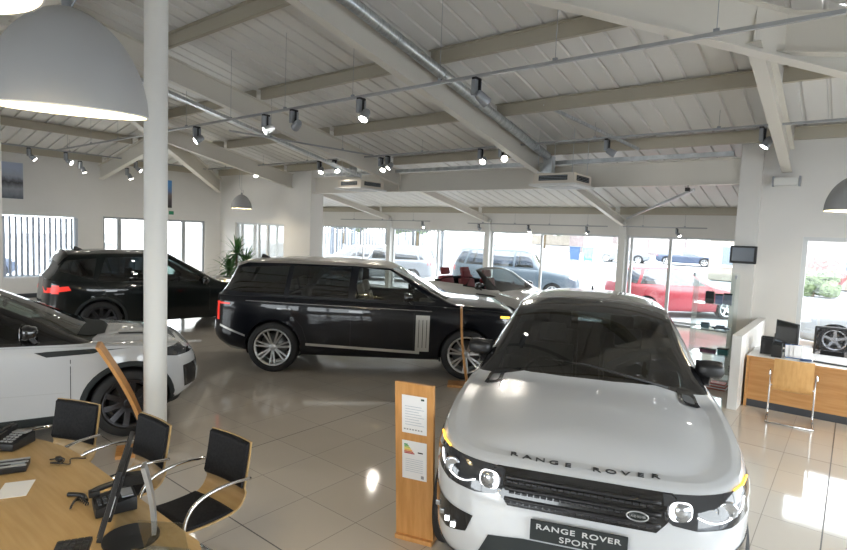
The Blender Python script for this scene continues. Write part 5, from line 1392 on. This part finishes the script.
# glass display cabinet with accessories in the corner
CGL = glass('cabinet_glass', (.95, .975, .97), .05)
t = thing('glass_display_cabinet', 'clear glass cabinet of small accessories in the corner beside the pillar', 'display cabinet', (3.62, 6.05, 0))
w_, d_, h_ = .62, .40, 1.86
for nm, c, s in (('glass_side', (-w_ / 2, 0, .97), (.008, d_, 1.74)), ('glass_side', (w_ / 2, 0, .97), (.008, d_, 1.74)), ('glass_back', (0, d_ / 2, .97), (w_, .008, 1.74)), ('glass_door', (0, -d_ / 2, .97), (w_, .008, 1.74)), ('glass_top', (0, 0, h_), (w_, d_, .01)), ('glass_shelf', (0, 0, 1.33), (w_ - .02, d_ - .02, .008)), ('glass_shelf', (0, 0, .90), (w_ - .02, d_ - .02, .008)), ('glass_shelf', (0, 0, .48), (w_ - .02, d_ - .02, .008))):
    b = new_bm(); box(b, c, s); link(nm, b, CGL, t)
b = new_bm(); box(b, (0, 0, .05), (w_, d_, .10)); link('cabinet_base', b, WHITE, t)
for sx in (-1, 1): b = new_bm(); box(b, (sx * w_ / 2, -d_ / 2, h_ - .05), (.03, .03, .06)); link('corner_clip', b, GREYM, t)
random.seed(11)
bag = [('gift_bag', 'small black gift bag on the top shelf of the glass cabinet', 'bag', -.08, 1.334, (.13, .08, .20)), ('gift_box', 'dark patterned box on the top shelf beside the black bag', 'box', .06, 1.334, (.11, .09, .17)), ('picture_book', 'blue-grey book standing on the top shelf of the glass cabinet', 'book', .19, 1.334, (.12, .05, .19)),
       ('model_car', 'tiny dark model car on the middle shelf of the glass cabinet', 'model car', .12, .904, (.26, .12, .07)), ('key_ring_box', 'small grey box on the middle shelf beside the model car', 'box', -.12, .904, (.12, .1, .09)),
       ('umbrella_box', 'dark long box on the lowest glass shelf', 'box', -.05, .484, (.24, .12, .07)), ('camera_case', 'black rounded case at the right of the lowest glass shelf', 'case', .18, .484, (.15, .13, .11))]
for nm, lab, cat, x, z, s in bag:
    t2 = thing(nm, lab, cat, (3.62 + x, 6.03, z))
    if nm == 'model_car':
        b = new_bm(); vs = box(b, (0, 0, .028), (s[0], s[1], .034), bev=.01); vs2 = box(b, (-.01, 0, .055), (s[0] * .5, s[1] * .8, .03), bev=.012); link('body', b, NPAINT, t2)
        for wx in (-.08, .08):
            for wy in (-.055, .055): b = new_bm(); lathe(b, [(0, -.008), (.018, -.008), (.018, .008), (0, .008)], 14, 'Y', (wx, wy, .018)); link('wheel', b, RUBBER, t2)
    elif nm == 'gift_bag':
        b = new_bm(); box(b, (0, 0, s[2] / 2), s, bev=.004); link('bag_body', b, MBLACK, t2); b = new_bm(); tube(b, arc_pts([(-.03, 0, s[2]), (-.02, 0, s[2] + .05), (.02, 0, s[2] + .05), (.03, 0, s[2])], 4), .003, 6); link('bag_handle', b, MBLACK, t2)
    else:
        m_ = mat('item_' + nm, (random.uniform(.02, .3), random.uniform(.05, .3), random.uniform(.08, .35)), .5)
        b = new_bm(); box(b, (0, 0, s[2] * .42), (s[0], s[1], s[2] * .84), bev=.006); link('box_base', b, m_, t2); b = new_bm(); box(b, (0, 0, s[2] * .92), (s[0] * 1.02, s[1] * 1.04, s[2] * .15), bev=.004); link('lid', b, MBLACK, t2)
t = thing('brochure_stack', 'stack of red-edged brochures on the floor left of the partition', 'brochures', (3.83, 5.55, 0))
for k in range(5):
    b = new_bm(); box(b, (random.uniform(-.01, .01), random.uniform(-.01, .01), .012 + .022 * k), (.28, .21, .02), rot=None); link('brochure', b, [mat('brochure_red', (.45, .12, .10), .5), PAPER][k % 2], t)

# ------------------------------------------------------------------ outside: parked cars, fence, bins, hedge
OWHITE = mat('pale_grey_car_paint', (.20, .215, .235), .35, 0, .6, back=(.02, .02, .02)); OBLUE = mat('pale_blue_grey_car_paint', (.085, .115, .145), .35, 0, .6, back=(.02, .02, .02))
def simple_car(name, label, pos, head, paint, L=4.4, H=1.5, W_=1.8, van=False, gz_=-0.06, group='cars parked outside', est=False):
    xf, xr = L / 2, -L / 2; wb = L * .6; cow = .20 * L; hd = -.0 * L if not van else .13 * L
    rt = xr + (.12 if (van or est) else .75)
    S = dict(name=name, label=label, cat='car', pos=pos, head=head, gz=gz_, group=group, xf=xf, xr=xr, W=W_, wb=wb, r=.33, zb=.22, n=5, res=0, over=(.15, .15),
        top=[(xr - .05, H * .66), (rt - .25, H * .68), (rt, H * .93), (rt + .3, H), (hd - .3, H), (hd, H * .965), (cow, H * .66), (cow + .2, H * .635), (xf - .2, H * .55), (xf, H * .5)],
        belt=[(xr, H * .64), (0, H * .60), (cow, H * .585), (xf - .2, H * .5)], wr=[(xr, W_ * .34), (0, W_ * .35), (cow, W_ * .41), (xf, W_ * .4)],
        windshield=((hd + .05, W_ * .31), (cow - .05, W_ * .37)),
        side_windows=[([(cow - .25, H * .63), (hd + .02, H * .9), (hd - .55, H * .93), (hd - .6, H * .63)], None), ([(hd - .68, H * .63), (hd - .63, H * .93), (rt + .75, H * .92), (rt + .55, H * .64)], None)] + ([([(rt + .45, H * .64), (rt + .65, H * .92), (rt + .15, H * .88), (rt + .02, H * .68)], None)] if est or van else []),
        rear_window=[(-.55, H * .68), (.55, H * .68), (.5, H * .9), (-.5, H * .9)], cabin=False, glass=glass('outside_car_glass', (.16, .21, .27), .12),
        paint=paint, spokes=(5, False), rimm=ALLOY, gap=.04, rtuck=.1,
        patches=[(('head_lamp', [(xf - .42, H * .45), (xf - .06, H * .41), (xf - .06, H * .48), (xf - .4, H * .50)], LAMPS, 'side'), dict(off=.006, both=True, grid=.1)),
                 (('tail_lamp', [(xr + .05, H * .5), (xr + .22, H * .5), (xr + .22, H * .6), (xr + .05, H * .6)], mat('dark_red_lens', (.35, .02, .02), .3), 'side'), dict(off=.006, both=True, grid=.1))])
    return build_car(S)
simple_car('estate_car', 'red people carrier parked outside beyond the right end of the glazing', (.75, 15.2), 42, RPAINT, 4.45, 1.66, 1.8, est=True)
simple_car('parked_van', 'large pale blue-white four-wheel drive parked outside behind the convertible', (-5.3, 15.3), 22, OBLUE, 5.1, 1.95, 2.0, van=True)
simple_car('parked_van', 'white van parked outside left of the large four-wheel drive', (-12.6, 15.8), 205, OWHITE, 4.6, 1.75, 1.85, van=True)
simple_car('parked_car', 'white car parked outside at the left end of the far glazing', (-16.3, 16.8), 200, OWHITE, 4.5, 1.62, 1.85, est=True)
simple_car('parked_car', 'white car parked close outside the right window showing its front wheel', (6.45, 12.2), 184, OWHITE, 4.4, 1.52, 1.85, est=True)
simple_car('parked_car', 'navy saloon parked in the distance above the red people carrier', (-5.2, 43), 8, NPAINT, 4.5, 1.42, 1.8, gz_=.58)
simple_car('parked_car', 'white hatchback parked in the distance left of the navy saloon', (-9.8, 42), 8, OWHITE, 4.2, 1.5, 1.8, gz_=.55)
simple_car('parked_car', 'silver car parked outside beyond the left wall doors, left one', (-20.5, 6.0), 80, OBLUE, 4.4, 1.5, 1.8)
simple_car('parked_car', 'silver car parked outside beyond the left wall doors, right one', (-21.0, 11.6), 80, OWHITE, 4.4, 1.5, 1.8)
simple_car('parked_car', 'blue-grey car parked outside behind the vertical blind', (-20, .2), 100, NPAINT, 4.4, 1.6, 1.8)
def fence(a, c, h, n, label, m, board=False):
    a, c = Vector(a), Vector(c); t = thing('boundary_fence', label, 'fence', a); d = c - a
    for k in range(n + 1):
        b = new_bm(); p = d * k / n; box(b, p + Vector((0, 0, h / 2)), (.1, .1, h)); link('post', b, m, t)
    b = new_bm(); L_ = d.length; st = .26 if not board else .15; q = int(L_ / st)
    for k in range(q):
        p = d * (k + .5) / q; box(b, p + Vector((0, 0, h * .5)), ((.05 if not board else .135), (.05 if not board else .03), h * .94), rot=Matrix.Rotation(atan2(d.y, d.x), 4, 'Z') if board else None)
    link('infill_bars' if not board else 'infill_boards', b, m, t)
    for z in (h * .12, h * .9):
        b = new_bm(); bar(b, Vector((0, 0, z)), d + Vector((0, 0, z)), .03, .05); link('rail', b, m, t)
fence((-31, 20.5, -.05), (-14, 22, 0), 2.75, 8, 'dark metal railing fence outside the left part of the far glazing', mat('dark_railing', (.05, .055, .06), .6))
fence((-27, 17.5, -.06), (-19.5, 20.0, -.06), 2.6, 5, 'grey slatted railing outside the small window in the far corner', mat('grey_railing', (.14, .16, .19), .6))
fence((-19, 52, .83), (-8, 55, .9), 2.4, 5, 'brown boarded fence at the back of the car park', noise_mat('weathered_boards', (.16, .13, .13), (.24, .2, .2), nscale=4, rough=.9), True)
def bin_(loc, label, m):
    t = thing('wheeled_bin', label, 'bin', loc, radians(20), 'wheeled bins outside')
    b = new_bm(); vs = box(b, (0, 0, .62), (.85, .8, 1.05), bev=.03)
    for v in vs:
        if v.co.z < .4: v.co.x *= .85; v.co.y *= .85
    link('bin_body', b, m, t); b = new_bm(); box(b, (0, 0, 1.18), (.92, .9, .08), bev=.02); link('lid', b, m, t)
    for s in (-.3, .3): b = new_bm(); lathe(b, [(0, -.03), (.1, -.03), (.1, .03), (0, .03)], 14, 'X', (s, .3, .1)); link('wheel', b, RUBBER, t)
bin_((-13.3, 40.0, .5), 'dark blue wheeled bin in the distant car park', mat('bin_blue', (.05, .10, .2), .6))
bin_((-12.2, 40.2, .5), 'green wheeled bin beside the dark blue one', mat('bin_green', (.04, .28, .16), .6))
bin_((-19.6, 36.5, .4), 'green wheeled bin in the distance left of the glazing post', mat('bin_green', (.04, .28, .16), .6))
def bush(loc, s, label, m, n=16, seed=1, nm='shrub'):
    random.seed(seed); t = thing(nm, label, 'shrub', loc)
    b = new_bm()
    for k in range(n):
        r_ = random.uniform(.3, .55); c = Vector((random.uniform(-1, 1) * (s[0] - .3), random.uniform(-1, 1) * (s[1] - .3), s[2] * random.uniform(.3, .8)))
        q = bmesh.ops.create_icosphere(b, subdivisions=3, radius=r_ * s[2] * .55)
        for v in q['verts']: v.co += Vector([random.uniform(-.07, .07) for _ in range(3)]) ; v.co += c
    link('foliage', b, m, t)
    b = new_bm(); tube(b, [(0, 0, 0), (0, 0, s[2] * .5)], .08, 8); link('stem', b, MATS['plant_stem'], t)
bush((4.0, 26.5, .12), (1.0, .6, 1.3), 'rounded green hedge outside the right window', FOL, 26, 2)
bush((4.0, 28.6, .16), (.9, .6, 1.9), 'red flowering shrub behind the green hedge', REDF, 20, 3)
for i, (x, y, h_) in enumerate(((-46, 44, 6), (-34, 44, 7), (-26, 60, 8), (-16, 64, 6.5), (-4, 66, 6), (6, 64, 5.5), (-62, 40, 5))):
    random.seed(20 + i)
    t = thing('tree', 'x', 'tree', (x, y, -.1 + max(0, (y - 20) * .028)), 0, 'trees in the bright distance'); t['label'] = 'pale green tree far beyond the glazing, %s from the left' % ('second', 'third', 'fourth', 'fifth', 'sixth', 'seventh', 'first')[i]
    b = new_bm(); tube(b, [(0, 0, 0), (0.1, 0, h_ * .5)], [.25, .15], 8); link('trunk', b, MATS['plant_stem'], t)
    b = new_bm()
    for k in range(22):
        q = bmesh.ops.create_icosphere(b, subdivisions=2, radius=random.uniform(.12, .22) * h_); c = Vector((random.uniform(-.35, .35) * h_, random.uniform(-.3, .3) * h_, h_ * random.uniform(.35, .95)))
        for v in q['verts']: v.co += c + Vector([random.uniform(-.25, .25) for _ in range(3)])
    link('crown', b, FOL, t)
def building(loc, rz, w_, d_, h_, label, m, rows, cols):
    t = thing('building', label, 'building', loc, rz)
    b = new_bm(); box(b, (0, 0, h_ / 2), (w_, d_, h_)); link('building_walls', b, m, t)
    b = new_bm()
    vs = [b.verts.new(c) for c in ((-w_ / 2 - .3, -d_ / 2 - .3, h_), (w_ / 2 + .3, -d_ / 2 - .3, h_), (w_ / 2 + .3, d_ / 2 + .3, h_), (-w_ / 2 - .3, d_ / 2 + .3, h_), (-w_ / 2, 0, h_ + 1.6), (w_ / 2, 0, h_ + 1.6))]
    for f in ((0, 1, 5, 4), (2, 3, 4, 5), (1, 2, 5), (3, 0, 4), (3, 2, 1, 0)): b.faces.new([vs[i] for i in f])
    link('roof', b, mat('grey_roof', (.2, .2, .21), .8), t)
    for i in range(rows):
        for j in range(cols):
            x = -w_ / 2 + w_ * (j + .5) / cols; z = h_ * (i + .55) / rows
            b = new_bm(); box(b, (x, -d_ / 2 - .02, z), (w_ / cols * .5, .06, h_ / rows * .5)); f = link('window_frame', b, WHITE, t)
            b = new_bm(); box(b, (x, -d_ / 2 - .055, z), (w_ / cols * .42, .02, h_ / rows * .4)); link('pane', b, mat('building_window', (.16, .19, .22), .2), f)
building((5, 34, .3), radians(-5), 12, 7, 5.2, 'pale rendered building seen through the right window', BRICK, 2, 5)
building((-24, 74, 1.4), radians(10), 18, 8, 4.5, 'long pale building at the back of the car park', BRICK, 1, 7)
